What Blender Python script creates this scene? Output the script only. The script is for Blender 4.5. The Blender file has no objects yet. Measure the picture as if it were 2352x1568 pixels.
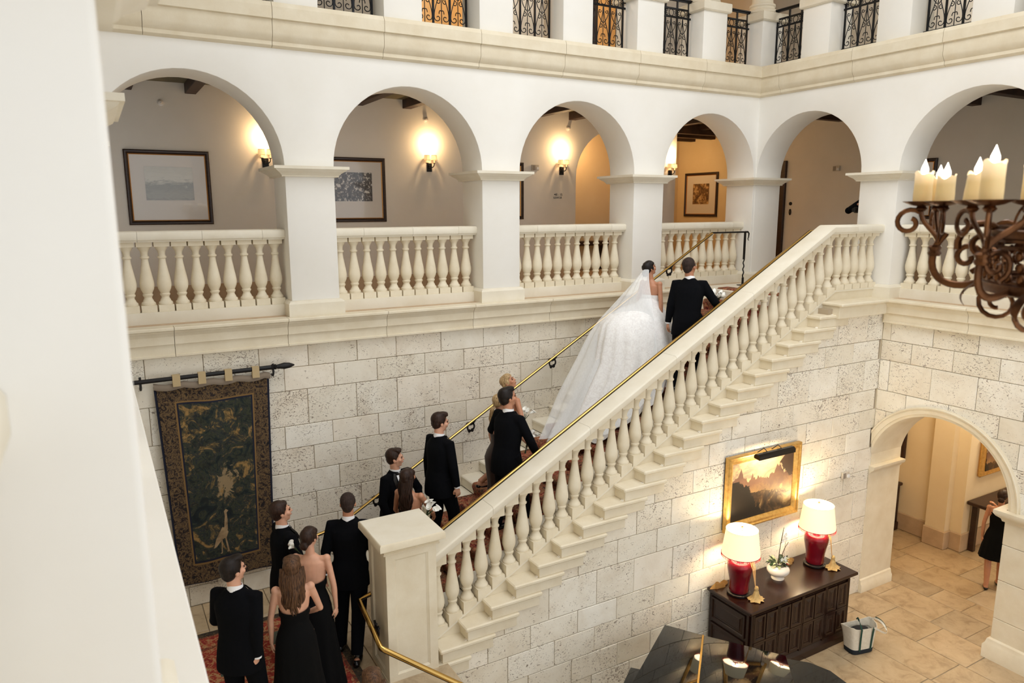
import bpy, bmesh, math, random
from mathutils import Vector, Matrix, Euler
R=math.radians; PI=math.pi
sc=bpy.context.scene; COL=sc.collection
# ---------------------------------------------------------------- camera, light, exposure
U=0.91                                   # metres per building module
def A3(x,y,z): return (U*x,U*y,6.0+U*z)  # building module coordinates -> metres (lobby floor z=0)
cam=bpy.data.cameras.new('camera'); co=bpy.data.objects.new('camera',cam); COL.objects.link(co)
cam.sensor_width=36; cam.lens=1671.9*36/2352; cam.clip_start=.05; cam.clip_end=200
yaw,pit,rol=5.19683358e-01,1.80421913e-01,-2.91035691e-03
fw=Vector((math.sin(yaw)*math.cos(pit),math.cos(yaw)*math.cos(pit),-math.sin(pit)))
rt=Vector((math.cos(yaw),-math.sin(yaw),0)); up=rt.cross(fw)
r2=math.cos(rol)*rt+math.sin(rol)*up; u2=-math.sin(rol)*rt+math.cos(rol)*up
m=Matrix((r2,u2,-fw)).transposed().to_4x4(); m.translation=Vector((0,0,6)); co.matrix_world=m
sc.camera=co
cam.dof.use_dof=True; cam.dof.focus_distance=10.0; cam.dof.aperture_fstop=3.4
w=bpy.data.worlds.new('world'); sc.world=w; w.use_nodes=True
bg=w.node_tree.nodes['Background']; bg.inputs[0].default_value=(.97,.985,1.0,1); bg.inputs[1].default_value=0.72
def area(name,loc,sx,sy,power,col,rot=(0,0,0)):
    l=bpy.data.lights.new(name,'AREA'); l.shape='RECTANGLE'; l.size=sx; l.size_y=sy; l.energy=power; l.color=col
    o=bpy.data.objects.new(name,l); COL.objects.link(o); o.location=loc; o.rotation_euler=rot; return o
area('skylight',(3.6,3.2,14.2),8.5,7.5,380,(.98,.99,1.0),(R(-8),R(-6),0))
sc.view_settings.view_transform='Standard'; sc.view_settings.look='None'; sc.view_settings.gamma=1
sc.view_settings.use_curve_mapping=False; sc.view_settings.exposure=0.88
def point(name,loc,power,col=(1,.72,.42),r=.05):
    l=bpy.data.lights.new(name,'POINT'); l.energy=power; l.color=col; l.shadow_soft_size=r
    o=bpy.data.objects.new(name,l); COL.objects.link(o); o.location=loc; return o
# ---------------------------------------------------------------- materials
def lin(c):
    return tuple(((v/255)/12.92 if v/255<=.04045 else ((v/255+.055)/1.055)**2.4) for v in c)+(1,)
class NM:
    def __init__(s,name):
        s.m=bpy.data.materials.new(name); s.m.use_nodes=True; s.t=s.m.node_tree; s.b=s.t.nodes['Principled BSDF']
    def n(s,typ,**k):
        o=s.t.nodes.new(typ)
        for a,b in k.items(): setattr(o,a,b)
        return o
    def l(s,a,b): s.t.links.new(a,b)
    def co(s,kind='Object',scale=(1,1,1),rnd=False):
        if kind=='World':
            g=s.n('ShaderNodeNewGeometry').outputs['Position']
        else: g=s.n('ShaderNodeTexCoord').outputs[kind]
        mp=s.n('ShaderNodeMapping'); s.l(g,mp.inputs[0]); mp.inputs['Scale'].default_value=scale
        if rnd:
            oi=s.n('ShaderNodeObjectInfo'); mu=s.n('ShaderNodeMath',operation='MULTIPLY'); mu.inputs[1].default_value=37.
            s.l(oi.outputs['Random'],mu.inputs[0]); cx=s.n('ShaderNodeCombineXYZ')
            for i in range(3): s.l(mu.outputs[0],cx.inputs[i])
            s.l(cx.outputs[0],mp.inputs['Location'])
        return mp.outputs[0]
    def noise(s,v,scale,detail=4,rough=.55,dist=0):
        o=s.n('ShaderNodeTexNoise'); s.l(v,o.inputs['Vector']); o.inputs['Scale'].default_value=scale
        o.inputs['Detail'].default_value=detail; o.inputs['Roughness'].default_value=rough; o.inputs['Distortion'].default_value=dist
        return o.outputs['Fac']
    def ramp(s,f,stops):
        o=s.n('ShaderNodeValToRGB'); s.l(f,o.inputs[0]); e=o.color_ramp.elements
        while len(e)<len(stops): e.new(.5)
        for i,(p,c) in enumerate(stops):
            e[i].position=p; e[i].color=c if len(c)==4 else tuple(c)+(1,)
        return o.outputs[0]
    def mix(s,f,a,b,mode='MIX'):
        o=s.n('ShaderNodeMix',data_type='RGBA',blend_type=mode)
        for i,v in ((0,f),(6,a),(7,b)):
            if hasattr(v,'is_linked'): s.l(v,o.inputs[i])
            else: o.inputs[i].default_value=v
        return o.outputs[2]
    def math(s,op,a,b=0.):
        o=s.n('ShaderNodeMath',operation=op)
        for i,v in ((0,a),(1,b)):
            if hasattr(v,'is_linked'): s.l(v,o.inputs[i])
            else: o.inputs[i].default_value=v
        return o.outputs[0]
    def bump(s,h,st=.3,d=.01):
        o=s.n('ShaderNodeBump'); o.inputs['Strength'].default_value=st; o.inputs['Distance'].default_value=d
        s.l(h,o.inputs['Height']); s.l(o.outputs[0],s.b.inputs['Normal'])
    def set(s,**k):
        for a,v in k.items():
            i=s.b.inputs[a.replace('_',' ')]
            if hasattr(v,'is_linked'): s.l(v,i)
            else: i.default_value=v
        return s.m
def plain(name,c,rough=.6,metal=0.,**k):
    n=NM(name); n.set(Base_Color=lin(c),Roughness=rough,Metallic=metal,**k); return n.m
def mottled(name,c1,c2,scale=3.,rough=.7,bump=.15,kind='Object',rnd=True,metal=0.,bs=40):
    n=NM(name); v=n.co(kind,rnd=rnd); f=n.noise(v,scale,5,.6)
    n.set(Base_Color=n.ramp(f,[(.3,lin(c1)),(.7,lin(c2))]),Roughness=rough,Metallic=metal)
    if bump: n.bump(n.noise(v,bs,4,.6),bump,.004)
    return n.m
M={}
M['stucco']=mottled('white stucco',(240,237,229),(245,243,237),1.2,.85,.08,'World',False,bs=25)
M['lime']=mottled('cut limestone',(222,209,182),(233,223,200),4.,.75,.2,'Object',True,bs=60)
M['lime2']=mottled('pale limestone',(226,217,196),(236,229,212),3.,.75,.15,'Object',True,bs=60)
def coral():
    n=NM('coral stone'); v=n.co('World',rnd=True); oi=n.n('ShaderNodeObjectInfo').outputs['Random']
    base=n.ramp(n.noise(v,2.5,6,.65,.6),[(.25,lin((226,218,204))),(.5,lin((240,236,226))),(.75,lin((247,245,238)))])
    tint=n.ramp(oi,[(0,lin((246,238,222))),(.35,lin((255,252,245))),(.7,lin((238,229,210))),(1,lin((255,246,232)))])
    base=n.mix(.6,base,tint,'MULTIPLY')
    st=n.co('World',(1,1,1.6),rnd=True)
    pit=n.noise(st,17,4,.62,2.6); reg=n.noise(v,1.7,2,.5)
    th=n.math('SUBTRACT',.785,n.math('MULTIPLY',reg,.26)); th=n.math('SUBTRACT',th,n.math('MULTIPLY',n.math('FRACT',n.math('MULTIPLY',oi,7.3)),.06))
    dk=n.math('MULTIPLY',n.math('GREATER_THAN',n.math('SUBTRACT',pit,th),0.),.82)
    col=n.mix(dk,base,lin((112,92,74)))
    n.set(Base_Color=col,Roughness=.85); n.bump(n.math('SUBTRACT',n.noise(v,30,4,.6),n.math('MULTIPLY',dk,1.6)),.35,.006); return n.m
M['coral']=coral()
M['mortar']=plain('mortar',(176,160,136),.95)
def travertine():
    n=NM('floor travertine'); v=n.co('World',rnd=True); oi=n.n('ShaderNodeObjectInfo').outputs['Random']
    a=n.ramp(n.noise(v,4.2,7,.7,.5),[(.25,lin((158,140,118))),(.5,lin((204,190,168))),(.8,lin((222,211,192)))])
    t=n.ramp(oi,[(0,lin((206,192,170))),(.3,lin((238,230,216))),(.6,lin((220,202,174))),(1,lin((232,216,192)))])
    c=n.mix(.9,a,t,'MULTIPLY'); p=n.noise(v,20,5,.72,.8)
    c=n.mix(n.math('MULTIPLY',n.math('GREATER_THAN',p,.66),.5),c,lin((120,98,72)))
    n.set(Base_Color=c,Roughness=.38); n.bump(p,.08,.003); return n.m
M['trav']=travertine()
M['corrwall']=mottled('corridor plaster',(230,224,213),(236,230,220),1.5,.9,.05,'World',False)
M['amberlit_wall']=mottled('lamp-warmed plaster',(226,205,165),(232,214,178),1.5,.9,.05,'World',False)  # plaster copy with the amber lamplight of the passages put into its colour
M['beam']=mottled('dark beam wood',(40,24,16),(64,40,26),6,.6,.2,'World',False)
M['plank']=mottled('ceiling planks',(96,88,64),(120,110,84),8,.8,.1,'World',False)
M['iron']=plain('black iron',(30,31,34),.45,.6)
M['iron2']=plain('matt black iron',(22,20,20),.5,.3)
M['brass']=plain('polished brass',(196,160,92),.22,1.)
M['white']=plain('white shirt cloth',(240,240,242),.8)
M['baseb']=mottled('stone baseboard',(186,160,130),(204,178,146),5,.6,.1,'World',False)
def wood(name,c1,c2,rough=.3,sc_=(1,1,8)):
    n=NM(name); v=n.co('Object',sc_,rnd=True); f=n.noise(v,6,6,.6,1.)
    n.set(Base_Color=n.ramp(f,[(.3,lin(c1)),(.7,lin(c2))]),Roughness=rough); return n.m
M['maho']=wood('dark mahogany',(26,10,6),(48,21,12),.26)
M['frame']=wood('dark frame wood',(36,22,16),(58,38,28),.35)
M['doorw']=wood('door wood',(40,22,14),(60,34,22),.4)
M['gold']=mottled('gilt frame',(196,150,78),(226,186,112),20,.4,.3,'Object',True,.7,bs=50)
# ---------------------------------------------------------------- mesh builder
ORG={}
class MB:
    def __init__(s,arch=False): s.v=[]; s.f=[]; s.arch=arch
    def add(s,vs,fs):
        o=len(s.v); s.v+=[tuple(p) for p in vs]; s.f+=[tuple(i+o for i in f) for f in fs]; return s
    def box(s,x0,x1,y0,y1,z0,z1):
        return s.add([(x0,y0,z0),(x1,y0,z0),(x1,y1,z0),(x0,y1,z0),(x0,y0,z1),(x1,y0,z1),(x1,y1,z1),(x0,y1,z1)],
          [(3,2,1,0),(4,5,6,7),(0,1,5,4),(1,2,6,5),(2,3,7,6),(3,0,4,7)])
    def bbox(s,x0,x1,y0,y1,z0,z1,c=.01):     # chamfered box
        vs=[];ix={}
        X=(x0,x1);Y=(y0,y1);Z=(z0,z1)
        for i in (0,1):
            for j in (0,1):
                for k in (0,1):
                    sx,sy,sz=(1-2*i),(1-2*j),(1-2*k)
                    for a in range(3):
                        p=[X[i]+sx*c,Y[j]+sy*c,Z[k]+sz*c]; p[a]=(X[i],Y[j],Z[k])[a]
                        ix[(i,j,k,a)]=len(vs); vs.append(p)
        fs=[]
        for a in range(3):
            for sd in (0,1):
                q=[]
                for (u,v_) in ((0,0),(1,0),(1,1),(0,1)):
                    t=[0,0,0]; t[a]=sd; t[(a+1)%3]=u; t[(a+2)%3]=v_; q.append(ix[(t[0],t[1],t[2],a)])
                fs.append(q if sd else q[::-1])
        for a in range(3):                       # edges along axis a
            b,c_=(a+1)%3,(a+2)%3
            for u in (0,1):
                for v_ in (0,1):
                    q=[]
                    for e,ax in ((0,b),(1,b),(1,c_),(0,c_)):
                        t=[0,0,0]; t[a]=e; t[b]=u; t[c_]=v_; q.append(ix[(t[0],t[1],t[2],ax)])
                    fs.append(q if (u==v_) else q[::-1])
        for i in (0,1):
            for j in (0,1):
                for k in (0,1):
                    q=[ix[(i,j,k,a)] for a in range(3)]; fs.append(q if (i+j+k)%2==1 else q[::-1])
        return s.add(vs,fs)
    def rings(s,rs,closed=True,cap=True):
        n=len(rs[0]); vs=[p for r in rs for p in r]; fs=[]
        for i in range(len(rs)-1):
            for j in range(n if closed else n-1):
                a=i*n+j; b=i*n+(j+1)%n; fs.append((a,b,b+n,a+n))
        if cap and closed: fs.append(tuple(range(n))[::-1]); fs.append(tuple((len(rs)-1)*n+j for j in range(n)))
        return s.add(vs,fs)
    def lathe(s,prof,c=(0,0,0),n=16,cap=True,sq=1.):
        rs=[[(c[0]+r*math.cos(2*PI*j/n),c[1]+r*sq*math.sin(2*PI*j/n),c[2]+z) for j in range(n)] for r,z in prof]
        return s.rings(rs,True,cap)
    def tube(s,pts,r,n=8,flat=1.,closed=False,upv=None):
        P=[Vector(p) for p in pts]; rs=[]; N=len(P)
        rr=r if hasattr(r,'__len__') else [r]*N
        prev=None
        for i in range(N):
            if closed: t=(P[(i+1)%N]-P[i-1])
            else: t=(P[min(i+1,N-1)]-P[max(i-1,0)])
            if t.length<1e-9: t=Vector((0,0,1))
            t.normalize()
            if prev is None:
                a=Vector(upv) if upv else (Vector((0,0,1)) if abs(t.z)<.9 else Vector((1,0,0)))
                prev=(a-t*a.dot(t)).normalized()
            else: prev=(prev-t*prev.dot(t)).normalized()
            b=t.cross(prev)
            rs.append([tuple(P[i]+(prev*math.cos(2*PI*j/n)*flat+b*math.sin(2*PI*j/n))*rr[i]) for j in range(n)])
        if closed: rs.append(rs[0])
        return s.rings(rs,True,not closed)
    def sph(s,c,r,nu=12,nv=8):
        r=r if hasattr(r,'__len__') else (r,r,r); rs=[]
        for i in range(nv+1):
            t=PI*i/nv; t=min(max(t,.06),PI-.06)
            rs.append([(c[0]+r[0]*math.sin(t)*math.cos(2*PI*j/nu),c[1]+r[1]*math.sin(t)*math.sin(2*PI*j/nu),c[2]-r[2]*math.cos(t)) for j in range(nu)])
        return s.rings(rs)
    def prism(s,poly,axis,a,b):           # poly in the two other axes (cyclic order)
        def P(q,t):
            if axis==0: return (t,q[0],q[1])
            if axis==1: return (q[0],t,q[1])
            return (q[0],q[1],t)
        n=len(poly); vs=[P(q,a) for q in poly]+[P(q,b) for q in poly]
        return s.add(vs,[tuple(range(n)),tuple(range(2*n-1,n-1,-1))]+[(i,i+n,(i+1)%n+n,(i+1)%n) for i in range(n)])
    def sweep(s,prof,path,closed=False,z=0):   # prof (out,z) along a 2d path, outward = right-hand side of travel, mitred
        n=len(path); rs=[]
        for i in range(n):
            p=Vector(path[i]); a=Vector(path[i-1]) if (i>0 or closed) else None; b=Vector(path[(i+1)%n]) if (i<n-1 or closed) else None
            ds=[]
            if a is not None: ds.append((p-a).normalized())
            if b is not None: ds.append((b-p).normalized())
            ns=[Vector((d.y,-d.x)) for d in ds]
            mvec=(ns[0]+ns[-1]); mvec=mvec/ (mvec.length_squared/2) if len(ns)==2 else ns[0]
            rs.append([(p.x+mvec.x*o,p.y+mvec.y*o,z+h) for o,h in prof])
        if closed: rs.append(rs[0])
        return s.rings(rs,True,not closed)
    def build(s,name,mat,parent=None,local=False,smooth=35,weld=False,bev=0,link=True,subs=0,seg=2):
        vs=[A3(*p) for p in s.v] if s.arch else s.v
        if parent is not None and not local:
            o=ORG.get(parent.name,(0,0,0)); vs=[(p[0]-o[0],p[1]-o[1],p[2]-o[2]) for p in vs]
        me=bpy.data.meshes.new(name); me.from_pydata(vs,[],s.f)
        if weld or bev or subs:
            bm=bmesh.new(); bm.from_mesh(me); bmesh.ops.remove_doubles(bm,verts=bm.verts,dist=1e-4)
            if weld: bmesh.ops.recalc_face_normals(bm,faces=bm.faces)
            if bev:
                es=[e for e in bm.edges if len(e.link_faces)==2 and e.calc_face_angle(0)>R(40)]
                bmesh.ops.bevel(bm,geom=es,offset=bev,segments=seg,affect='EDGES',profile=.5,clamp_overlap=True)
            bm.to_mesh(me); bm.free()
        if smooth:
            me.polygons.foreach_set('use_smooth',[True]*len(me.polygons)); me.set_sharp_from_angle(angle=R(smooth))
        me.materials.append(mat if not isinstance(mat,str) else M[mat])
        if not link: return me
        return link_obj(name,me,parent)
def link_obj(name,me,parent=None,loc=(0,0,0),rot=(0,0,0)):
    o=bpy.data.objects.new(name,me); COL.objects.link(o); o.parent=parent; o.location=loc; o.rotation_euler=rot
    if parent is not None:
        p=ORG.get(parent.name,(0,0,0)); ORG[o.name]=(p[0]+loc[0],p[1]+loc[1],p[2]+loc[2])
    return o
def tag(o,label=None,cat=None,group=None,kind=None):
    for k,v in (('label',label),('category',cat),('group',group),('kind',kind)):
        if v: o[k]=v
    return o
def thing(name,label,cat,loc=(0,0,0),rz=0,group=None,kind=None):
    o=bpy.data.objects.new(name,None); COL.objects.link(o); o.empty_display_size=.1
    o.location=loc; o.rotation_euler=(0,0,rz); ORG[o.name]=tuple(loc); tag(o,label,cat,group,kind); return o
def athing(name,label,cat,p,group=None,kind=None): return thing(name,label,cat,A3(*p),0,group,kind)
# ---------------------------------------------------------------- building dimensions (modules)
XB=11.07; YA=10.0; YS=7.17; TH=.68; FL=-6.59; LD=-5.275; GF=-1.436
def zn(x): return -5.092+.5485*(x-3.102)            # nosing line of the upper flight
# ---------------------------------------------------------------- arcade walls
def arcade(mb,T,opens,u0,u1,zb,zs,zt,th,N=28):
    """T(u,d,z)->xyz ; opens list of (a,b) ; wall from u0 to u1, arches spring at zs, wall top zt, piers start at zb"""
    def q(a,b,c,d): mb.add([a,b,c,d],[(0,1,2,3)])
    us=[u0]+[e for o in opens for e in o]+[u1]
    for i in range(0,len(us),2):
        a,b=us[i],us[i+1]
        if b-a<.02: continue
        for d in (0,th): q(T(a,d,zb),T(b,d,zb),T(b,d,zs),T(a,d,zs)); q(T(a,d,zs),T(b,d,zs),T(b,d,zt),T(a,d,zt))
        q(T(a,0,zb),T(a,th,zb),T(a,th,zs),T(a,0,zs)); q(T(b,0,zb),T(b,th,zb),T(b,th,zs),T(b,0,zs))
        q(T(a,0,zb),T(b,0,zb),T(b,th,zb),T(a,th,zb))
    for a,b in opens:
        c=(a+b)/2; r=(b-a)/2
        pts=[(c-r*math.cos(PI*k/N),zs+r*math.sin(PI*k/N)) for k in range(N+1)]
        for k in range(N):
            (p,z0),(p2,z1)=pts[k],pts[k+1]
            for d in (0,th): q(T(p,d,z0),T(p2,d,z1),T(p2,d,zt),T(p,d,zt))
            q(T(p,0,z0),T(p,th,z0),T(p2,th,z1),T(p2,0,z1))
TA=lambda u,d,z:(u,YA+d,z)
TB=lambda u,d,z:(XB+d,u,z)
TD=lambda u,d,z:(.04-d,u,z)
opA=[(.04,2.285),(2.945,5.21),(5.87,8.135),(8.795,11.02)]
opB=[(4.87,7.13),(7.79,9.99)]
opB=[(-.95,1.31),(1.97,4.23)]+[(4.87,7.13),(7.79,9.99)]
opD=[(-.86,1.4),(2.06,4.32),(4.98,7.24),(7.9,9.99)]
capprof=[(0,0),(.05,0),(.05,.018),(.065,.03),(.075,.045),(.10,.06),(.135,.082),(.142,.095),(.165,.097),(.165,.135),(0,.135)]
baseprof=[(0,0),(.055,0),(.055,.17),(.035,.195),(.015,.21),(0,.215)]
def pier_dress(parent,x0,x1,y0,y1):
    path=[(x0,y0),(x1,y0),(x1,y1),(x0,y1)]
    MB(True).sweep(capprof,path,True,.425).build('capital','lime2',parent,weld=True)
    MB(True).sweep(baseprof,path,True,GF).build('pier_base','lime2',parent,weld=True)
strprof=[(0,0),(.17,0),(.178,-.012),(.178,-.038),(.165,-.05),(.135,-.055),(.135,-.07),(.12,-.085),(.10,-.125),(.10,-.225),(.07,-.232),(.07,-.355),(.085,-.362),(.085,-.385),(.05,-.395),(0,-.395)]
corprof=[(0,0),(.12,0),(.145,-.05),(.15,-.06),(.15,-.20),(.115,-.21),(.115,-.36),(.10,-.40),(.07,-.44),(.055,-.455),(.055,-.50),(.035,-.515),(0,-.53)]
def course(parent,name,prof,T,u0,u1,z,seg,off=0,mit0=None,mit1=None,mat='lime'):
    """moulded stones laid end to end; mit: mitre amount at ends (+1 outwards)"""
    us=[u0]; u=u0+off if off else u0+seg
    while u<u1-.15: us.append(u); u+=seg
    us.append(u1)
    for i in range(len(us)-1):
        g=.003; a=us[i]+(g if i else 0); b=us[i+1]-(g if i<len(us)-2 else 0)
        mb=MB(True); ra=[];rb=[]
        for o,h in prof:
            ra.append(T(a+(mit0*o if (mit0 and i==0) else 0),-o,z+h)); rb.append(T(b+(mit1*o if (mit1 and i==len(us)-2) else 0),-o,z+h))
        mb.rings([ra,rb]); mb.build(name,mat,parent,weld=True,smooth=25)
# wall A (back)
wA=athing('wall_back',None,None,(5.5,YA,-1.4)); tag(wA,'white stucco arcade wall above a coral stone wall behind the staircase',kind='structure')
mb=MB(True); arcade(mb,TA,opA,-.64,11.75,-1.23,.555,2.03,TH); mb.build('arcade','stucco',wA,weld=True,bev=.012)
for x0,x1 in ((-.64,.04),(2.285,2.945),(5.21,5.87),(8.135,8.795),(11.02,11.72)):
    pier_dress(wA,x0,x1,YA,YA+TH)
course(wA,'string_stone',strprof,TA,.04,9.6,GF,1.4,.75,mit0=1)
course(wA,'cornice_stone',corprof,TA,.04,XB,2.545,1.47,.7,mit0=1,mit1=-1)
MB(True).box(-.7,12.2,YA-.002,YA+.62,2.02,2.545).build('sill','lime2',wA)
MB(True).box(-.6,9.7,YA-.02,YA+TH,GF-.4,GF-.001).build('ledge_slab','lime2',wA)
# wall B (right)
wB=athing('wall_right',None,None,(XB,5,-1.4)); tag(wB,'white stucco arcade wall on the right above coral stone with arched opening',kind='structure')
mb=MB(True); arcade(mb,TB,opB,-1.6,10.3,-1.23,.555,2.03,TH); mb.build('arcade','stucco',wB,weld=True,bev=.012)
for y0,y1 in ((7.13,7.79),(4.23,4.87)):
    pier_dress(wB,XB,XB+TH,y0,y1)
TBr=lambda u,d,z:(XB+d,u,z)
course(wB,'string_stone',strprof,TBr,1.0,7.12,GF,1.4,.6,mit1=0)
course(wB,'cornice_stone',corprof,TBr,-1.5,YA,2.545,1.47,.7,mit1=-1)
MB(True).box(XB-.002,XB+.62,-1.5,YA+.3,2.02,2.545).build('sill','lime2',wB)
MB(True).box(XB-.02,XB+TH,-1.5,7.5,GF-.4,GF-.001).build('ledge_slab','lime2',wB)
# wall D (left, beside the camera)
wD=athing('wall_left',None,None,(.04,4,-1.4)); tag(wD,'near white stucco arcade wall blurred at the left edge',kind='structure')
mb=MB(True); arcade(mb,TD,opD,-1.6,10.0,-1.23,.555,2.03,TH); mb.build('arcade','stucco',wD,weld=True,bev=.014,seg=3)
for y0,y1 in ((1.4,2.06),(4.32,4.98),(7.24,7.9)):
    pier_dress(wD,.04-TH,.04,y0,y1)
strD=[(o*.85,h) for o,h in strprof]
course(wD,'string_stone',strD,TD,-1.5,YA,GF,4.4,3.,mat='stucco')  # white in place of limestone carries the strong light on this ledge
course(wD,'cornice_stone',corprof,TD,-1.5,YA,2.545,1.47,.5)
MB(True).box(.06-TH,.03,-1.5,YA,GF-.4,GF-.001).build('ledge_slab','lime2',wD)
MB(True).box(-.2,.035,-1.5,YA,FL,GF-.39).build('lower_wall','lime2',wD)
MB(True).box(.04-.62,.042,-1.5,YA,2.02,2.545).build('sill','lime2',wD)
# ---------------------------------------------------------------- coral stone blocks
def clip(poly,n,c):
    out=[]
    for i in range(len(poly)):
        a,b=poly[i],poly[(i+1)%len(poly)]; da=n[0]*a[0]+n[1]*a[1]-c; db=n[0]*b[0]+n[1]*b[1]-c
        if da<=0: out.append(a)
        if (da<0<db) or (db<0<da):
            t=da/(da-db); out.append((a[0]+t*(b[0]-a[0]),a[1]+t*(b[1]-a[1])))
    return out
def inset(poly,d):
    n=len(poly); ar=sum(poly[i][0]*poly[(i+1)%n][1]-poly[(i+1)%n][0]*poly[i][1] for i in range(n)); sg=1 if ar>0 else -1
    L=[]
    for i in range(n):
        a,b=poly[i],poly[(i+1)%n]; dx,dy=b[0]-a[0],b[1]-a[1]; l=math.hypot(dx,dy) or 1e-9; nx,ny=-dy/l*sg,dx/l*sg
        L.append(((a[0]+nx*d,a[1]+ny*d),(dx,dy)))
    out=[]
    for i in range(n):
        (p,r),(q,s_)=L[i-1],L[i]; cr=r[0]*s_[1]-r[1]*s_[0]
        if abs(cr)<1e-9: out.append(q); continue
        t=((q[0]-p[0])*s_[1]-(q[1]-p[1])*s_[0])/cr; out.append((p[0]+t*r[0],p[1]+t*r[1]))
    return out
def slabpoly(mb,poly,T,dep,ch=.006,front=0.):
    n=len(poly); ins=inset(poly,ch) if ch else poly
    vs=[T(p[0],dep,p[1]) for p in poly]+[T(p[0],front+ch*.8,p[1]) for p in poly]+[T(p[0],front,p[1]) for p in ins]
    fs=[tuple(range(2*n,3*n))]
    for i in range(n):
        j=(i+1)%n; fs+=[(i,j,j+n,i+n),(i+n,j+n,j+2*n,i+2*n)]
    mb.add(vs,fs)
rng=random.Random(5)
def blocks(parent,T,u0,u1,zs,L,offs,joint=.008,dep=.05,clips=(),circ=None,rects=(),mat='coral'):
    for r in range(len(zs)-1):
        zt,zb=zs[r],zs[r+1]; o=offs[r%len(offs)]; u=u0+((o-u0)%L)-L; edges=[]
        while u<u1+L:
            edges.append(u+rng.uniform(-.05,.05)); u+=L
        for i in range(len(edges)-1):
            a,b=max(edges[i],u0)+joint/2,min(edges[i+1],u1)-joint/2
            if b-a<.08: continue
            z0,z1=zb+joint/2,zt-joint/2
            poly=[(a,z0),(b,z0),(b,z1),(a,z1)]
            for n,c in clips: poly=clip(poly,n,c) if len(poly)>2 else poly
            if len(poly)<3: continue
            ar=abs(sum(poly[k][0]*poly[(k+1)%len(poly)][1]-poly[(k+1)%len(poly)][0]*poly[k][1] for k in range(len(poly))))/2
            if ar<.004: continue
            mb=MB(True); fr=rng.uniform(-.004,.004)
            if circ:
                cy,cz,rr,ya,yb=circ          # arch: centre, radius, jamb limits
                if b>cy-rr and a<cy+rr and z0<cz+rr:
                    def low(y):
                        d=rr*rr-(y-cy)**2
                        return max(z0,cz+math.sqrt(d)) if d>0 else (z0 if not(cy-rr<y<cy+rr) else cz)
                    ys=[a+(b-a)*k/14 for k in range(15)]
                    pts=[]
                    for y in ys:
                        zz=low(y)
                        pts.append((y,min(zz,z1)))
                    segs=[];cur=[]
                    for k,p in enumerate(pts):
                        if p[1]<z1-.004: cur.append(p)
                        else:
                            if len(cur)>1: segs.append(cur)
                            cur=[]
                    if len(cur)>1: segs.append(cur)
                    if not segs: continue
                    for sg in segs: slabpoly(mb,sg+[(sg[-1][0],z1),(sg[0][0],z1)],T,dep,0.,fr)
                    mb.build('stone_block',mat,parent,smooth=0,weld=False); continue
            slabpoly(mb,poly,T,dep,.006,fr); mb.build('stone_block',mat,parent,smooth=0)
zA=[-1.82,-2.14,-2.465,-2.97,-3.295,-3.645,-3.99,-4.36,-4.68,-5.0,-5.28]
MB(True).box(-.6,11.6,YA+.022,YA+.5,FL,-1.8).build('mortar_bed','mortar',wA)
blocks(wA,TA,.04,9.3,zA,.68,[.40,.08],dep=.04,clips=[((.5485,-1),.5485*3.102+5.092+.45)])
# staircase side wall
wS=athing('wall_front',None,None,(6,YS,-5)); tag(wS,'coral stone side wall of the staircase behind the console table',kind='structure')
TS=lambda u,d,z:(u,YS+d,z)
MB(True).prism([(3.13,FL),(XB,FL),(XB,GF-.1),(9.7,GF-.1),(9.7,GF-.3),(3.13,zn(3.13)-.36)],1,YS+.022,YS+.4).build('mortar_bed','mortar',wS)
zS=[-1.61,-2.12,-2.447,-2.948,-3.29,-3.62,-3.96,-4.345,-4.69,-5.18,-5.50,-5.86,-6.2,-6.59]
blocks(wS,TS,3.125,XB+.012,zS,.667,[.01,.37],dep=.04,clips=[((-.5485,1),-5.092-.5485*3.102-.185)])
# lower right wall with archway
ac,azs,ari,aro=6.10,-4.285,1.085,1.245
zB=[-1.83,-2.12,-2.447,-2.953,-3.29,-3.66,-3.98,-4.34,-4.69,-5.18,-5.5,-5.86,-6.2,-6.59]
TB0=lambda u,d,z:(XB+d,u,z)
mb=MB(True)
N=24
ring=[(ac-1.16*math.cos(PI*k/N),azs+1.16*math.sin(PI*k/N)) for k in range(N+1)]
for k in range(N):
    (a,z0),(b,z1)=ring[k],ring[k+1]; slabpoly(mb,[(a,z0),(b,z1),(b,-1.8),(a,-1.8)],TB0,.5,0,.022)
slabpoly(mb,[(-1.5,FL),(ac-1.16,FL),(ac-1.16,-1.8),(-1.5,-1.8)],TB0,.5,0,.022)
mb.build('mortar_bed','mortar',wB,smooth=0)
blocks(wB,TB0,1.2,7.165,zB,.69,[.1,.47],dep=.04,circ=(ac,azs,1.2,0,0))
# archivolt
mb=MB(True); prof=[(ari,.83),(ari,0.),(ari+.01,-.022),(ari+.05,-.03),(ari+.052,-.045),(ari+.125,-.05),(ari+.13,-.065),(aro-.01,-.07),(aro,-.055),(aro,.03)]
N=40; yl=YS-.003-ac
ends=[PI-math.acos(min(1,yl/r)) for r,d in prof]
rs=[[(XB+d,ac-r*math.cos(e*k/N),azs+r*math.sin(e*k/N)) for (r,d),e in zip(prof,ends)] for k in range(N+1)]
mb.rings(rs,False,False); mb.build('archivolt','lime',wB,weld=True,smooth=30)
MB(True).box(XB+.005,XB+.83,YS-.002,YS+.25,azs-.02,-1.85).build('jamb_filling','lime',wB)
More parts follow.
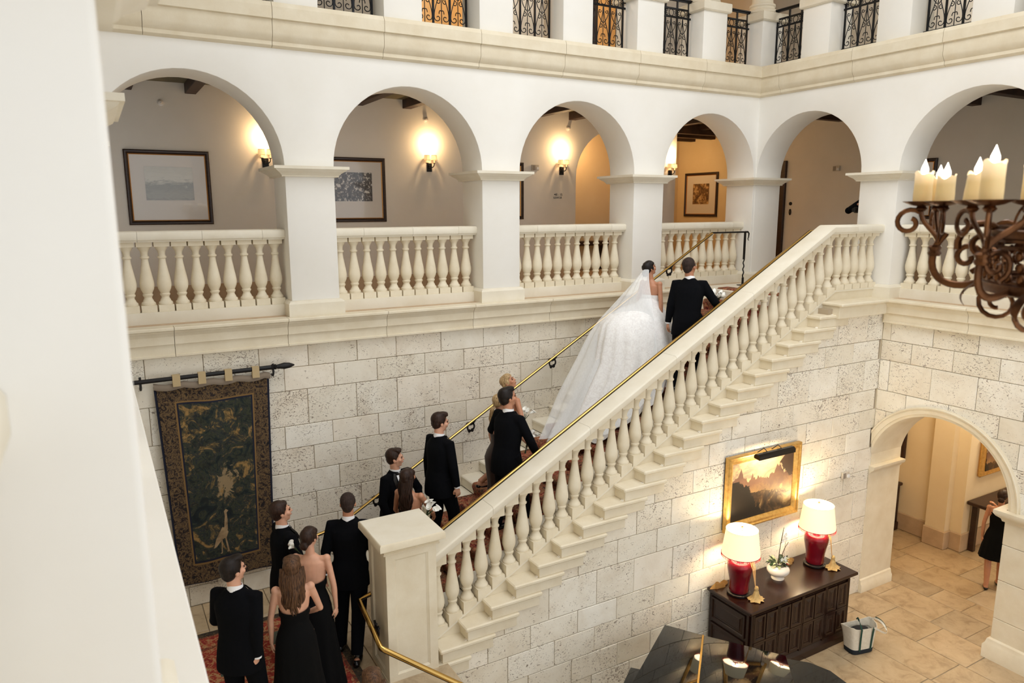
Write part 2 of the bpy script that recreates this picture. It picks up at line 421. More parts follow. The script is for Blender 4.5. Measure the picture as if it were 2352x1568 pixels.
# imposts, jamb, right pier
imp=[(0,0),(.02,0),(.03,.03),(.07,.06),(.09,.09),(.09,.13),(.0,.13)]
mb=MB(True); mb.box(XB-.035,XB+.83,YS-.01,YS+.12,FL,azs); mb.build('jamb','lime',wB)
MB(True).sweep(imp,[(XB-.035,YS-.01),(XB+.83,YS-.01)],False,azs-.13).build('impost','lime',wB,weld=True)
MB(True).sweep([(0,0),(.05,0),(.05,.13),(.03,.16),(.02,.22),(0,.24)],[(XB-.035,YS-.01),(XB+.83,YS-.01)],False,FL).build('plinth','lime',wB,weld=True)
px0,px1,py1=XB-.035,XB+.83,5.02
mb=MB(True)
for k,(a,b) in enumerate(((FL,-5.95),(-5.95,-5.35),(-5.35,-4.8),(-4.8,azs))):
    MB(True).bbox(px0,px1,4.2,py1,a+.003,b-.003,.006).build('pier_stone','lime',wB)
MB(True).sweep([(o*1.3,h*1.3) for o,h in imp],[(px1,py1),(px0,py1),(px0,4.2)],False,azs-.16).build('impost','lime',wB,weld=True)
MB(True).sweep([(0,0),(.07,0),(.07,.2),(.045,.24),(.03,.3),(0,.32)],[(px1,py1),(px0,py1),(px0,4.2)],False,FL).build('plinth','lime',wB,weld=True)
MB(True).box(-2.6,XB+.05,-1.62,-1.5,GF,2.2).build('end_blocker','corrwall',wD) if False else None
MB(True).box(XB+.02,14.2,-1.7,-1.5,GF,5.4).build('end_blocker','corrwall',wB)  # unseen wall, added to keep outside light from entering the corridor end
# ---------------------------------------------------------------- floors
fl=athing('floor',None,None,(9,4,FL)); tag(fl,'honed travertine lobby floor of large slabs',kind='structure')
MB(True).box(-.5,18,-2,YA+5,FL-.2,FL-.012).build('mortar_bed','mortar',fl)
rt_=random.Random(11); x=6.3
while x<14.6:
    wx=rt_.choice((.5,.72,.86,.62)); y=3.4+rt_.random()*.5
    while y<9.6:
        ly=rt_.choice((.55,.75,.95,1.15)); g=.006
        if not (x<XB and y>YS+.1): MB(True).bbox(x+g,min(x+wx-g,30),y+g,y+ly-g,FL-.04,FL+rt_.uniform(-.0015,.0015),.005).build('stone_tile','trav',fl,smooth=0)
        y+=ly
    x+=wx
lf=athing('floor',None,None,(1.5,8.5,LD)); tag(lf,'pale limestone stair landing floor under the red rug',kind='structure')
MB(True).box(.0,3.2,6.45,YA+.03,FL,LD-.03).build('landing_block','lime2',lf)
x=.03
for wx in (.82,.8,.8,.75):
    y=6.45
    for ly in (.9,1.0,.95,.7):
        MB(True).bbox(x+.004,x+wx-.004,y+.004,y+ly-.004,LD-.05,LD,.004).build('stone_tile','trav',lf,smooth=0); y+=ly
    x+=wx
gf=athing('floor',None,None,(12.8,9,GF)); tag(gf,'upper gallery floor behind the balustrades',kind='structure')
MB(True).box(-.6,15.2,YA+.05,15.4,GF-.25,GF).build('gallery_slab','baseb',gf)
MB(True).box(XB+.03,15.2,-1.5,YA+.1,GF-.25,GF).build('gallery_slab','baseb',gf)
MB(True).box(9.6,XB+.1,YS+.2,YA+.1,GF-.25,GF-.002).build('landing_slab','lime2',gf)
MB(True).box(-2.6,.0,-1.5,YA+.1,GF-.25,GF-.001).build('gallery_slab','baseb',gf)
uf=athing('floor',None,None,(12.8,9,2.3)); tag(uf,'top storey corridor floor slab',kind='structure')
MB(True).box(-.6,15.2,YA+.1,15.4,2.2,2.5).build('corridor_slab','plank',uf)
MB(True).box(XB+.1,15.2,-1.5,YA+.2,2.2,2.5).build('corridor_slab','plank',uf)
MB(True).box(-2.6,-.03,-1.5,YA+.2,2.2,2.5).build('corridor_slab','plank',uf)
# ---------------------------------------------------------------- lower flight (out of frame below) 
lo=athing('staircase',None,None,(2,6,FL)); tag(lo,'short lower flight dropping from the landing towards the lobby',kind='structure')
for i in range(1,7):
    MB(True).box(.03+0*i,2.55+.333*i,6.45-.333*i,6.452-.333*(i-1) if i>1 else 6.46,FL,LD-.188*i).build('step','lime2',lo)
# ---------------------------------------------------------------- upper flight
st=athing('staircase',None,None,(3.1,8.5,LD)); tag(st,'limestone staircase climbing to the gallery',kind='structure')
for i in range(-1,21):
    x=3.102+.33333*i; z=-5.092+.18278*i
    if 0<=i<20:
        MB(True).bbox(x+.018,x+.36,7.56,YA+.01,z-.18,z-.052,.006).build('riser','lime2',st)
        MB(True).bbox(x,x+.36,7.56,YA+.01,z-.055,z,.014).build('tread','lime2',st)
    e=x+.74 if i<20 else XB-.16
    s0=x if i>=0 else 2.45
    if i<20:
        MB(True).bbox(s0,e,7.115,7.40,z-.053,z,.014).build('tread_end','lime',st)
        MB(True).bbox(s0+.035,e-.03,7.145,7.40,z-.182,z-.055,.004).build('step_block','lime',st)
    else:
        MB(True).bbox(x,XB-.01,7.0,7.40,z-.05,z,.014).build('tread_end','lime',st)
        MB(True).bbox(x+.035,XB-.01,7.07,7.40,z-.24,z-.052,.004).build('step_block','lime',st)
# sloping curb
b1=10.05
MB(True).prism([(3.05,zn(3.05)-.5),(3.05,zn(3.05)),(b1,zn(b1)),(XB+.02,zn(b1)),(XB+.02,GF-.3),(b1,GF-.3)],1,7.37,7.58).build('curb','lime',st)
MB(True).prism([(3.06,zn(3.06)-.028),(3.06,zn(3.06)+.006),(b1,zn(b1)+.006),(XB,zn(b1)+.006),(XB,zn(b1)-.022),(b1+.01,zn(b1)-.022)],1,7.355,7.59).build('curb_fillet','lime2',st)
# stair mass
MB(True).prism([(3.13,FL),(XB,FL),(XB,GF-.3),(9.7,GF-.3),(3.13,zn(3.1)-.38)],1,YS+.39,YA).build('stair_mass','mortar',st)
# carpet runner
def carpetmat():
    n=NM('patterned stair carpet'); v=n.co('World'); f=n.noise(v,16,3,.7,1.2); g=n.noise(v,5,3,.6,.8)
    c=n.ramp(f,[(.36,lin((38,18,14))),(.46,lin((122,44,32))),(.53,lin((160,80,54))),(.6,lin((176,140,96))),(.66,lin((48,36,28)))])
    c2=n.ramp(f,[(.36,lin((58,40,26))),(.5,lin((150,104,66))),(.56,lin((92,34,26))),(.66,lin((34,22,18)))])
    n.set(Base_Color=n.mix(n.ramp(g,[(.45,(0,0,0)),(.55,(1,1,1))]),c,c2),Roughness=.95); n.bump(n.noise(v,90,2),.5,.01); return n.m
M['runner']=carpetmat()
pts=[(3.0,LD+.014)]
for i in range(0,21):
    x=3.102+.33333*i; z=-5.092+.18278*i; t=.024
    pts+=[(x+.014,z-.168+t*.4),(x-.006,z-.07),(x-.02,z-.03),(x-.012,z+.008),(x+.012,z+t),(x+.12,z+t)]
    pts+=[(x+.30,z+t)] if i<20 else [(x+.25,z+t)]
mb=MB(True); n=len(pts); rs=[]
for y in (8.03,8.045,8.4,8.8,9.2,9.555,9.57):
    d=-.03 if y in (8.03,9.57) else 0
    rs.append([(x-d*.3,y,z+d) for x,z in pts])
mb.rings(rs,False,False)
run=mb.build('stair_runner','runner',None,smooth=60); tag(run,'red and brown patterned carpet runner up the middle of the stairs','carpet')
run.data.transform(Matrix.Identity(4))
# ---------------------------------------------------------------- balustrades
bprof=[(.082,.085),(.086,.10),(.082,.118),(.066,.13),(.060,.15),(.048,.17),(.047,.19),(.060,.205),(.062,.222),(.052,.232),(.062,.255),(.078,.29),(.086,.33),(.085,.37),(.076,.43),(.060,.52),(.047,.60),(.040,.655),(.040,.672),(.054,.682),(.056,.697),(.042,.708),(.041,.74),(.046,.752),(.046,.765),(.062,.79),(.074,.81),(.078,.825)]
H=.905-.035
def balmesh(name,sh,top=.99,tsh=None):
    """sh: slope of the sheared foot block; tsh: slope of the top block"""
    mb=MB(); w=.09; k=U
    def blk(z0l,z0r,z1l,z1r):
        mb.add([(-w*k,-w*k,z0l*k),(w*k,-w*k,z0r*k),(w*k,w*k,z0r*k),(-w*k,w*k,z0l*k),(-w*k,-w*k,z1l*k),(w*k,-w*k,z1r*k),(w*k,w*k,z1r*k),(-w*k,w*k,z1l*k)],
          [(3,2,1,0),(4,5,6,7),(0,1,5,4),(1,2,6,5),(2,3,7,6),(3,0,4,7)])
    d=w*sh
    if tsh is None: tsh=sh
    if sh:
        e=w*tsh; z0=d+.06; z1=top-e-.05
        blk(-d,d,z0,z0); zz=lambda q:z0+(q-.085)*(z1-z0)/.74
        mb.lathe([(r*k,zz(q)*k) for r,q in bprof],n=14)
        blk(z1,z1,top-e,top+e)
    else:
        blk(0,0,.085,.085); mb.lathe([(r*k,q*k) for r,q in bprof],n=14); blk(.825,.825,.885,.885)
    return mb.build(name,'lime',None,link=False,smooth=40)
BM=balmesh('baluster_level',0); BS=balmesh('baluster_sloped',.5485)
railprof=[(-.125,0),(-.125,.02),(-.15,.025),(-.157,.04),(-.157,.105),(-.145,.125),(-.12,.135),(.12,.135),(.145,.125),(.157,.105),(.157,.04),(.15,.025),(.125,.02),(.125,0)]
CT=-1.285; RB=-.40
def level_bal(label,T,u0,u1,nb,p,group=None,rail_seg=.75,rot=0,parent=None,curb=True,u_start=None):
    r=parent or athing('balustrade',label,'balustrade',p,group)
    us=[u0]; u=u0+rail_seg*.6
    while u<u1-.2: us.append(u); u+=rail_seg
    us.append(u1)
    for i in range(len(us)-1):
        a,b=us[i]+.0015,us[i+1]-.0015; mb=MB(True)
        mb.rings([[T(a,o,RB+h) for o,h in railprof],[T(b,o,RB+h) for o,h in railprof]]); mb.build('rail_stone','lime2',r,weld=True,smooth=50)
    if curb:
        MB(True).rings([[T(a,o,z) for o,z in ((-.13,GF),(-.13,CT),(.13,CT),(.13,GF))] for a in (u0,u1)]).build('curb','lime2',r,weld=True)
    s0=u_start if u_start is not None else (u0+u1-(nb-1)*.2004)/2
    for i in range(nb):
        o=ORG[r.name]; q=A3(*T(s0+i*.2004,0,CT)); link_obj('baluster',BM,r,(q[0]-o[0],q[1]-o[1],q[2]-o[2]))
    return r
TAc=lambda u,d,z:(u,YA+TH/2+d,z); TBc=lambda u,d,z:(XB+TH/2+d,u,z); TDc=lambda u,d,z:(.04-TH/2-d,u,z)
names=['stone balustrade under the leftmost gallery arch','stone balustrade in the second gallery arch from the left','stone balustrade in the third gallery arch left of the bride','stone balustrade behind the bride and groom at the stair top']
for (a,b),nm in zip(opA,names): level_bal(nm,TAc,a,b,11,((a+b)/2,YA+.3,GF),'gallery balustrades')
level_bal('stone balustrade behind the chandelier in the right hand gallery',TBc,4.87,7.13,11,(XB+.3,6,GF),'gallery balustrades')
level_bal('near stone balustrade at the lower left edge of the photo',TDc,-.86,1.4,11,(-.3,.3,GF),'gallery balustrades')
level_bal('stone balustrade beyond the near white pillar on the left wall',TDc,2.06,4.32,11,(-.3,3.2,GF),'gallery balustrades')
level_bal('farther stone balustrade on the left wall hidden by the near pillar',TDc,4.98,7.24,11,(-.3,6.1,GF),'gallery balustrades')
# stair balustrade
sb=athing('balustrade','long sloping stone balustrade climbing with the staircase','balustrade',(6,7.45,-4))
yc=7.44; TSc=lambda u,d,z:(u,yc+d,z)
RH=.99; VT=.97; b1=10.05
def zr(x,h): return zn(x)+RH+h*VT
xs=[3.072]; x=3.0+.9
while x<9.0: xs.append(x); x+=1.42
for i in range(len(xs)):
    a=xs[i]+(.0015 if i else 0); b=(xs[i+1]-.0015) if i<len(xs)-1 else None; mb=MB(True)
    if b: rs=[[TSc(q,o,zr(q,h)) for o,h in railprof] for q in (a,b)]
    else:
        bend=[TSc((RB+h-RH-h*VT+5.092)/.5485+3.102,o,RB+h) for o,h in railprof]
        rs=[[TSc(a,o,zr(a,h)) for o,h in railprof],bend,[TSc(10.4,o,RB+h) for o,h in railprof]]
    mb.rings(rs); mb.build('rail_stone','lime2',sb,weld=True,smooth=30)
mb=MB(True); mb.rings([[TSc(q,o,RB+h) for o,h in railprof] for q in (10.403,XB)]); mb.build('rail_stone','lime2',sb,weld=True,smooth=50)
o=ORG[sb.name]; x=3.302-.09
while x<9.99:
    q=A3(x,yc,zn(x)); me=BS
    if x>9.84: me=balmesh('baluster_bend',.5485,RB-zn(x),0)
    link_obj('baluster',me,sb,(q[0]-o[0],q[1]-o[1],q[2]-o[2])); x+=.198
x=10.16
while x<XB-.05:
    q=A3(x,yc,zn(b1)+.004); link_obj('baluster',BM,sb,(q[0]-o[0],q[1]-o[1],q[2]-o[2])); x+=.2
# newel
nw=athing('newel_post','square panelled limestone newel at the foot of the stair balustrade','newel post',(2.77,7.41,LD))
x0,x1,y0,y1=2.47,3.07,7.115,7.70
mb=MB(True); mb.box(x0+.02,x1-.02,y0+.02,y1-.02,-5.6,-3.7)
def framepanel(mb,T,a,b,z0,z1,d=.02,m_=.1):
    # stiles and rails proud of a recessed panel
    for (u0,u1,v0,v1) in ((a,a+m_,z0,z1),(b-m_,b,z0,z1),(a+m_,b-m_,z1-m_,z1),(a+m_,b-m_,z0,z0+m_*1.6)):
        q=[T(u0,0,v0),T(u1,0,v0),T(u1,0,v1),T(u0,0,v1),T(u0,d,v0),T(u1,d,v0),T(u1,d,v1),T(u0,d,v1)]
        mb.add(q,[(0,1,2,3),(4,5,6,7),(0,1,5,4),(1,2,6,5),(2,3,7,6),(3,0,4,7)])
    i=m_+.022
    q=[T(a+m_,0.004,z0+m_*1.6),T(b-m_,.004,z0+m_*1.6),T(b-m_,.004,z1-m_),T(a+m_,.004,z1-m_),T(a+i,d*.9,z0+m_*1.6+.022),T(b-i,d*.9,z0+m_*1.6+.022),T(b-i,d*.9,z1-i),T(a+i,d*.9,z1-i)]
    mb.add(q,[(0,1,5,4),(1,2,6,5),(2,3,7,6),(3,0,4,7)])
framepanel(mb,lambda u,d,z:(u,y0+d,z),x0,x1,-5.36,-3.7)
framepanel(mb,lambda u,d,z:(x0+d,u,z),y0+.0205,y1-.001,-5.36,-3.7)
framepanel(mb,lambda u,d,z:(x1-d,u,z),y0+.0205,y1-.001,-5.36,-3.7)
mb.build('shaft','lime',nw,smooth=0)
path=[(x0,y0),(x1,y0),(x1,y1),(x0,y1)]
MB(True).sweep([(-.1,0),(.0,0),(.03,.004),(.035,.022),(.02,.034),(.045,.06),(.06,.075),(.085,.078),(.085,.145),(.075,.16),(-.1,.16)],path,True,-3.725).build('cap_moulding','lime',nw,weld=True)
MB(True).prism([(x0-.07,y0-.07),(x1+.07,y0-.07),(x1+.07,y1+.07),(x0-.07,y1+.07)],2,-3.6,-3.562).build('cap_slab','lime2',nw)
MB(True).sweep([(-.1,0),(.08,0),(.08,.06),(.05,.09),(.04,.12),(0,.15),(-.1,.15)],path,True,-5.49).build('base_moulding','lime',nw,weld=True)
MB(True).bbox(x0-.12,x1+.05,y0-.06,y1,-6.59,-5.49,.01).build('base_block','lime',nw)
# ---------------------------------------------------------------- corridors behind the arcades
XC=13.87; YC=12.8; XE=11.6; XD=-2.6
wc=athing('wall_corridor',None,None,(5,YC,GF)); tag(wc,'lamp-warmed plaster corridor walls behind the gallery arches',kind='structure')
def archwall(mb,T,u0,u1,a,b,zb,zs,zt,th): arcade(mb,T,[(a,b)],u0,u1,zb,zs,zt,th,20)
mb=MB(True); archwall(mb,lambda u,d,z:(u,YC+d,z),-2.6,XE,8.87,10.9,GF,.62,2.2,.3); mb.build('plaster','corrwall',wc,weld=True,bev=.008)
MB(True).box(XE-.3,XE,YC+.3,15.3,GF,2.2).build('plaster','amberlit_wall',wc)
MB(True).box(XC,XC+.2,-1.5,YC-.35,GF,2.2).build('plaster','corrwall',wc)
MB(True).box(XC,XC+.2,YC-.35,15.4,GF,2.2).build('plaster','amberlit_wall',wc)
MB(True).box(XE-3.4,XC+.2,15.2,15.4,GF,2.2).build('plaster','amberlit_wall',wc)
MB(True).box(8.2,XE-.3,14.4,14.6,GF,2.2).build('plaster','amberlit_wall',wc)
MB(True).box(8.3,8.5,YC+.3,14.4,GF,2.2).build('plaster','amberlit_wall',wc)
MB(True).box(XD-.2,XD,-1.5,YC,GF,2.2).build('plaster','corrwall',wc)
MB(True).box(-2.6,8.87,YC-.02,YC,GF,-1.2).build('baseboard','baseb',wc)
MB(True).box(XC-.02,XC,-1.5,11.6,GF,-1.2).build('baseboard','baseb',wc)
cl=athing('ceiling',None,None,(5,11.7,1.93)); tag(cl,'planked corridor ceiling with dark timber beams',kind='structure')
for k in range(9):
    MB(True).box(-2.6,15.2,YA+.62+k*.28,YA+.62+k*.28+.274,1.93,1.96).build('plank','plank',cl)
for k in range(11):
    MB(True).box(XB+.62+k*.28,XB+.62+k*.28+.274,-1.5,YA+.6,1.931,1.961).build('plank','plank',cl)
MB(True).box(8.3,14,YC+.2,15.4,1.97,2.0).build('plank','plank',cl)
for k in range(-3,13):
    x=.566+.901*k
    MB(True).bbox(x,x+.165,YA+TH-.02,YC+.02,1.775,1.93,.006).build('beam','beam',cl)
for k in range(0,12):
    y=.3+.901*k; MB(True).bbox(XB+TH-.02,XC+.02,y,y+.165,1.775,1.93,.006).build('beam','beam',cl)
for k,y in enumerate((13.15,13.9,14.6)):
    MB(True).bbox(XE-.02,XC+.02,y,y+.16,1.70,1.97,.006).build('beam','beam',cl)
MB(True).bbox(12.6,12.75,YC-.1,15.2,1.8,1.95,.006).build('beam','beam',cl)
rf=athing('ceiling',None,None,(5.5,4,5.4)); tag(rf,'unseen white roof added to cut the overhead light, open at the skylight',kind='structure')
for a,b,c,d in ((-2.8,14.2,8.2,10.3),(-2.8,14.2,-1.6,.6),(-2.8,2.2,.6,8.2),(9.0,14.2,.6,8.2)): MB(True).box(a,b,c,d,5.4,5.6).build('roof_blocker','stucco',rf)  # unseen roof slabs, added to hold back light from above
# top storey walls
wu=athing('wall_upper',None,None,(5,YC,3)); tag(wu,'plaster back wall of the top storey behind the iron grilles',kind='structure')
MB(True).box(-2.6,5.0,YC,YC+.2,2.3,6.5).build('plaster','corrwall',wu)
MB(True).box(6.75,9.2,YC,YC+.2,2.3,6.5).build('plaster','corrwall',wu)
MB(True).box(10.3,12.5,YC,YC+.2,2.3,6.5).build('plaster','corrwall',wu)
MB(True).box(4.0,14,14.4,14.6,2.3,6.5).build('plaster','amberlit_wall',wu)
MB(True).box(XC,XC+.2,-1.5,14.4,2.3,6.5).build('plaster','corrwall',wu)
MB(True).box(-2.8,-2.6,-1.5,14.4,2.3,6.5).build('plaster','corrwall',wu)
MB(True).box(-2.8,14.2,YA+.2,14.6,5.2,5.4).build('top_ceiling','amberlit_wall',wu)
MB(True).box(XB+.2,14.2,-1.5,YA+.3,5.2,5.4).build('top_ceiling','amberlit_wall',wu)
for x,z in ((4.62,2.52),(4.80,2.52),(5.0,2.52),(6.63,2.52),(9.2,2.52),(10.2,2.52)):
    MB(True).bbox(x,x+.12,YC-.02,YC+.22,z,5.2,.01).build('door_frame','doorw',wu)
point('upper_lamp_or_fill',A3(5,13.6,4.6),26,(1,.62,.3),.2); point('upper_lamp_or_fill',A3(9,13.6,4.6),38,(1,.62,.3),.2); point('upper_lamp_or_fill',A3(7,11.6,4.9),22,(1,.93,.84),.25); point('upper_lamp_or_fill',A3(12.7,7.2,4.9),30,(.95,.97,1),.25)  # last two are fill lights added to brighten the walls, no fixture
point('passage_lamp',A3(12.4,14.3,1.3),15,(1,.62,.28),.15); point('passage_lamp',A3(9.9,13.8,1.3),11,(1,.60,.27),.15)
# ---------------------------------------------------------------- top storey piers, columns, grilles
TH2=.58
def upper_pier(x0,x1,y0,y1,col=True):
    r=athing('trim_1',None,None,((x0+x1)/2,(y0+y1)/2,2.545)); tag(r,'white top storey pier with a pale stone cap',kind='structure')
    MB(True).box(x0,x1,y0,y1,2.545,3.4).build('pier_shaft','stucco',r,weld=True,bev=.012)
    MB(True).sweep([(-.1,0),(.03,0),(.05,.02),(.05,.15),(.04,.16),(-.1,.16)],[(x0,y0),(x1,y0),(x1,y1),(x0,y1)],True,3.38).build('cap','lime2',r,weld=True)
    MB(True).box(x0+.02,x1-.02,y0+.02,y1-.02,3.39,3.538).build('cap_fill','lime2',r)
    cx,cy=(x0+x1)/2,(y0+y1)/2
    MB(True).lathe([(.25,0),(.275,.03),(.275,.06),(.25,.09),(.225,.10),(.225,.13),(.24,.15),(.235,.18),(.2,.2),(.19,.24),(.18,1.65)],(cx,cy,3.54),24).build('column','lime2',r)
upA=[.80,2.265,3.73,5.195,6.655,8.12,9.58]
for x in upA: upper_pier(x,x+.565,YA,YA+TH2)
upper_pier(11.04,11.60,YA,YA+TH2)
upB=[8.585,7.155,5.70,4.26,2.82]
for y in upB: upper_pier(XB,XB+TH2,y,y+.56)
# grille meshes, local frame: x along opening, z up, y depth (metres)
def spiral(cx,cz,r0,r1,a0,turns,n=14):
    return [(cx+(r0+(r1-r0)*k/n)*math.cos(a0+turns*2*PI*k/n),0,cz+(r0+(r1-r0)*k/n)*math.sin(a0+turns*2*PI*k/n)) for k in range(n+1)]
def bez(p0,p1,p2,p3,n=10):
    return [tuple((1-t)**3*a+3*(1-t)**2*t*b+3*(1-t)*t*t*c+t**3*d for a,b,c,d in zip(p0,p1,p2,p3)) for t in [k/n for k in range(n+1)]]
def grille(W):
    W*=U; zb,z1,z2,z3=.10*U,.745*U,.88*U,1.02*U; np_=3; bw=.012
    fr=MB()
    for z,e in ((zb,.03),(z1,.03),(z2,0),(z3,0)): fr.box(-W/2-e,W/2+e,-.013,.013,z-.013,z+.013)
    fr.box(-W/2,W/2,-.03,.03,z3+.012,z3+.03)
    for k in range(np_+1):
        x=-W/2+.05*U+(W-.1*U)*k/np_; fr.box(x-bw,x+bw,-bw,bw,.0,z3)
    for sx in (-1,1): fr.box(sx*W/2-.028,sx*W/2+.028,-.02,.02,z2-.05,z2-.005)
    frm=fr.build('grille_frame','iron',None,link=False,smooth=0)
    pw=(W-.1*U)/np_; p=MB(); r=.0062; h=z1-zb; mirror=lambda P:[(-a,b,c) for a,b,c in P]
    curves=[bez((.006,0,h*.96),(.01,0,h*.6),(pw*.44,0,h*.42),(pw*.44,0,h*.17))+spiral(pw*.235,h*.15,pw*.2,pw*.05,.1,-.95,16),
            bez((.004,0,h*.30),(pw*.1,0,h*.34),(pw*.16,0,h*.28),(pw*.15,0,h*.24),6),
            spiral(pw*.2,h*.50,pw*.03,pw*.15,2.,-1.05,12),
            spiral(pw*.27,h*.86,pw*.03,pw*.12,3.,-1.0,12),
            bez((pw*.38,0,h*.83),(pw*.34,0,h*.70),(pw*.2,0,h*.66),(.01,0,h*.58),7)]
    for cv in curves:
        p.tube([(a,b,c+zb) for a,b,c in cv],r,5); p.tube([(a,b,c+zb) for a,b,c in mirror(cv)],r,5)
    p.tube([(0,0,zb),(0,0,z1)],r,5)
    d=pw*.075; p.tube([(0,0,zb+h*.6+d*1.4),(d,0,zb+h*.6),(0,0,zb+h*.6-d*1.4),(-d,0,zb+h*.6)],r,5,closed=True)
    zc=(z1+z2)/2; rr=(z2-z1)/2-.012
    p.tube([(rr*math.cos(a*PI/7),0,zc+rr*math.sin(a*PI/7)) for a in range(14)],r,5,closed=True)
    for sx in (-1,1):
        cv=spiral(sx*(pw*.5-rr*.62),zc+rr*.45,rr*.15,rr*.5,0,sx*1.,8); p.tube(cv,r*.9,5)
        cv=spiral(sx*(pw*.5-rr*.62),zc-rr*.45,rr*.15,rr*.5,0,-sx*1.,8); p.tube(cv,r*.9,5)
    return frm,p.build('grille_scroll','iron',None,link=False,smooth=60),pw
gfm,gsm,gpw=grille(.9)
ordn=['first','second','third','fourth','fifth','sixth','seventh']
def put_grille(label,p,rz):
    t=thing('iron_grille',label,'railing',A3(*p),rz,'black iron grilles of the top storey'); link_obj('grille_frame',gfm,t)
    for k in (-1,0,1): link_obj('scroll_panel',gsm,t,(k*gpw,0,0))
gl=['partly seen black iron grille above the leftmost gallery arch','black iron grille at the top edge above the first cut limestone pier','black iron grille showing only its lowest scrolls against dark wood at the top','black iron grille with lamplight behind it above the second arch','black iron grille in front of pale wall above the third arch','black iron grille glowing amber behind above the third pier','black iron grille with its top rail visible left of the low stone capped pier','black iron grille just left of the inner corner under the round column']
for i,x in enumerate([.34]+[a+.565+.45 for a in upA]): put_grille(gl[i],(x,YA+.34,2.545),0)
gb=['black iron grille just right of the inner corner under the round column','second black iron grille to the right of the inner corner','third black iron grille to the right of the inner corner near the top edge','black iron grille at the upper right edge of the photo','black iron grille beyond the right edge of the top storey']
for i,y in enumerate([y+.56+.44 for y in upB]): put_grille(gb[i],(XB+.34,y,2.545),PI/2)
# ---------------------------------------------------------------- framed pictures
def artmat(name,stops,scale,stretch=(1,1,1),det=6,grad=None):
    n=NM(name); v=n.co('Object',stretch); f=n.noise(v,scale,det,.7,.6)
    if grad:
        sp=n.n('ShaderNodeSeparateXYZ'); n.l(n.co('Object'),sp.inputs[0]); g=n.math('ADD',n.math('MULTIPLY',sp.outputs[2],grad[0]),grad[1]); f=n.math('ADD',n.math('MULTIPLY',f,grad[2]),g)
    n.set(Base_Color=n.ramp(f,stops),Roughness=.12,Coat_Weight=.6,Coat_Roughness=.02); return n.m
M['sea']=artmat('pale seascape print',[(.0,lin((110,112,112))),(.25,lin((168,170,166))),(.45,lin((150,154,152))),(.55,lin((216,216,208))),(1,lin((190,190,182)))],7,(1,1,4),6,(1.2,.18,.45))
M['crowd']=artmat('black and white ballroom print',[(.34,lin((24,22,24))),(.47,lin((96,92,92))),(.53,lin((60,56,58))),(.58,lin((214,210,204))),(.8,lin((235,232,226)))],24,(1,1,.8))
M['sepia']=artmat('sepia street print',[(.34,lin((36,20,12))),(.5,lin((120,84,50))),(.6,lin((200,164,112)))],9)
M['mat']=plain('white picture mount',(222,216,208),.1,Coat_Weight=.5,Coat_Roughness=.02)
M['goldin']=plain('thin gold slip',(190,134,66),.35,.8)
def picture(label,T,u0,u1,z0,z1,img,artm,fw_=.06,cat='framed picture',grp='framed prints in the corridor'):
    """T(u,d,z): d = distance out from the wall"""
    c=T((u0+u1)/2,0,(z0+z1)/2); r=athing('framed_picture',label,cat,c,grp)
    prof=[(0,0),(0,.035),(.015,.045),(.035,.045),(.05,.028),(fw_,.024),(fw_,.0)]
    def ring(m_,d): return [T(u0+m_,d,z0+m_),T(u1-m_,d,z0+m_),T(u1-m_,d,z1-m_),T(u0+m_,d,z1-m_)]
    mb=MB(True); rs=[ring(a,b) for a,b in prof]; vs=[p for q in rs for p in q]
    fs=[]
    for i in range(len(rs)-1):
        for j in range(4): fs.append((i*4+j,i*4+(j+1)%4,(i+1)*4+(j+1)%4,(i+1)*4+j))
    mb.add(vs,fs).build('frame','frame',r,smooth=0)
    mb=MB(True); rs=[ring(a,b) for a,b in ((fw_,.0),(fw_,.027),(fw_+.012,.022),(fw_+.012,0))]; mb.add([p for q in rs for p in q],fs[:12]).build('gold_slip','goldin',r,smooth=0)
    m_=fw_+.008; mb=MB(True); q=ring(m_,.012); mb.add(q,[(0,1,2,3)]).build('mount','mat',r,smooth=0)
    a,b,zz0,zz1=img; mb=MB(True)
    mb.add([T(a,.016,zz0),T(b,.016,zz0),T(b,.016,zz1),T(a,.016,zz1)],[(0,1,2,3)]).build('print',artm,r,smooth=0)
    return r
TW=lambda u,d,z:(u,YC-d,z); TE=lambda u,d,z:(XC-d,u,z)
picture('framed pale seascape print in dark frame under the leftmost arch',TW,.532,1.747,-.232,.905,(.80,1.487,.145,.655),'sea')
picture('framed black and white ballroom photograph behind the first pier',TW,3.476,4.69,-.225,.89,(3.74,4.442,.138,.636),'crowd')
picture('dark frame edge peeking out beside the second pier',TW,6.37,7.585,-.21,.895,(6.64,7.33,.14,.636),'crowd')
picture('framed sepia print on the amber wall above the groom',TE,13.72,14.90,-.215,.90,(14.02,14.6,.10,.62),'sepia')
picture('framed print behind the chandelier candles on the right corridor wall',TE,8.18,9.38,-.215,.91,(8.44,9.1,.10,.62),'crowd')
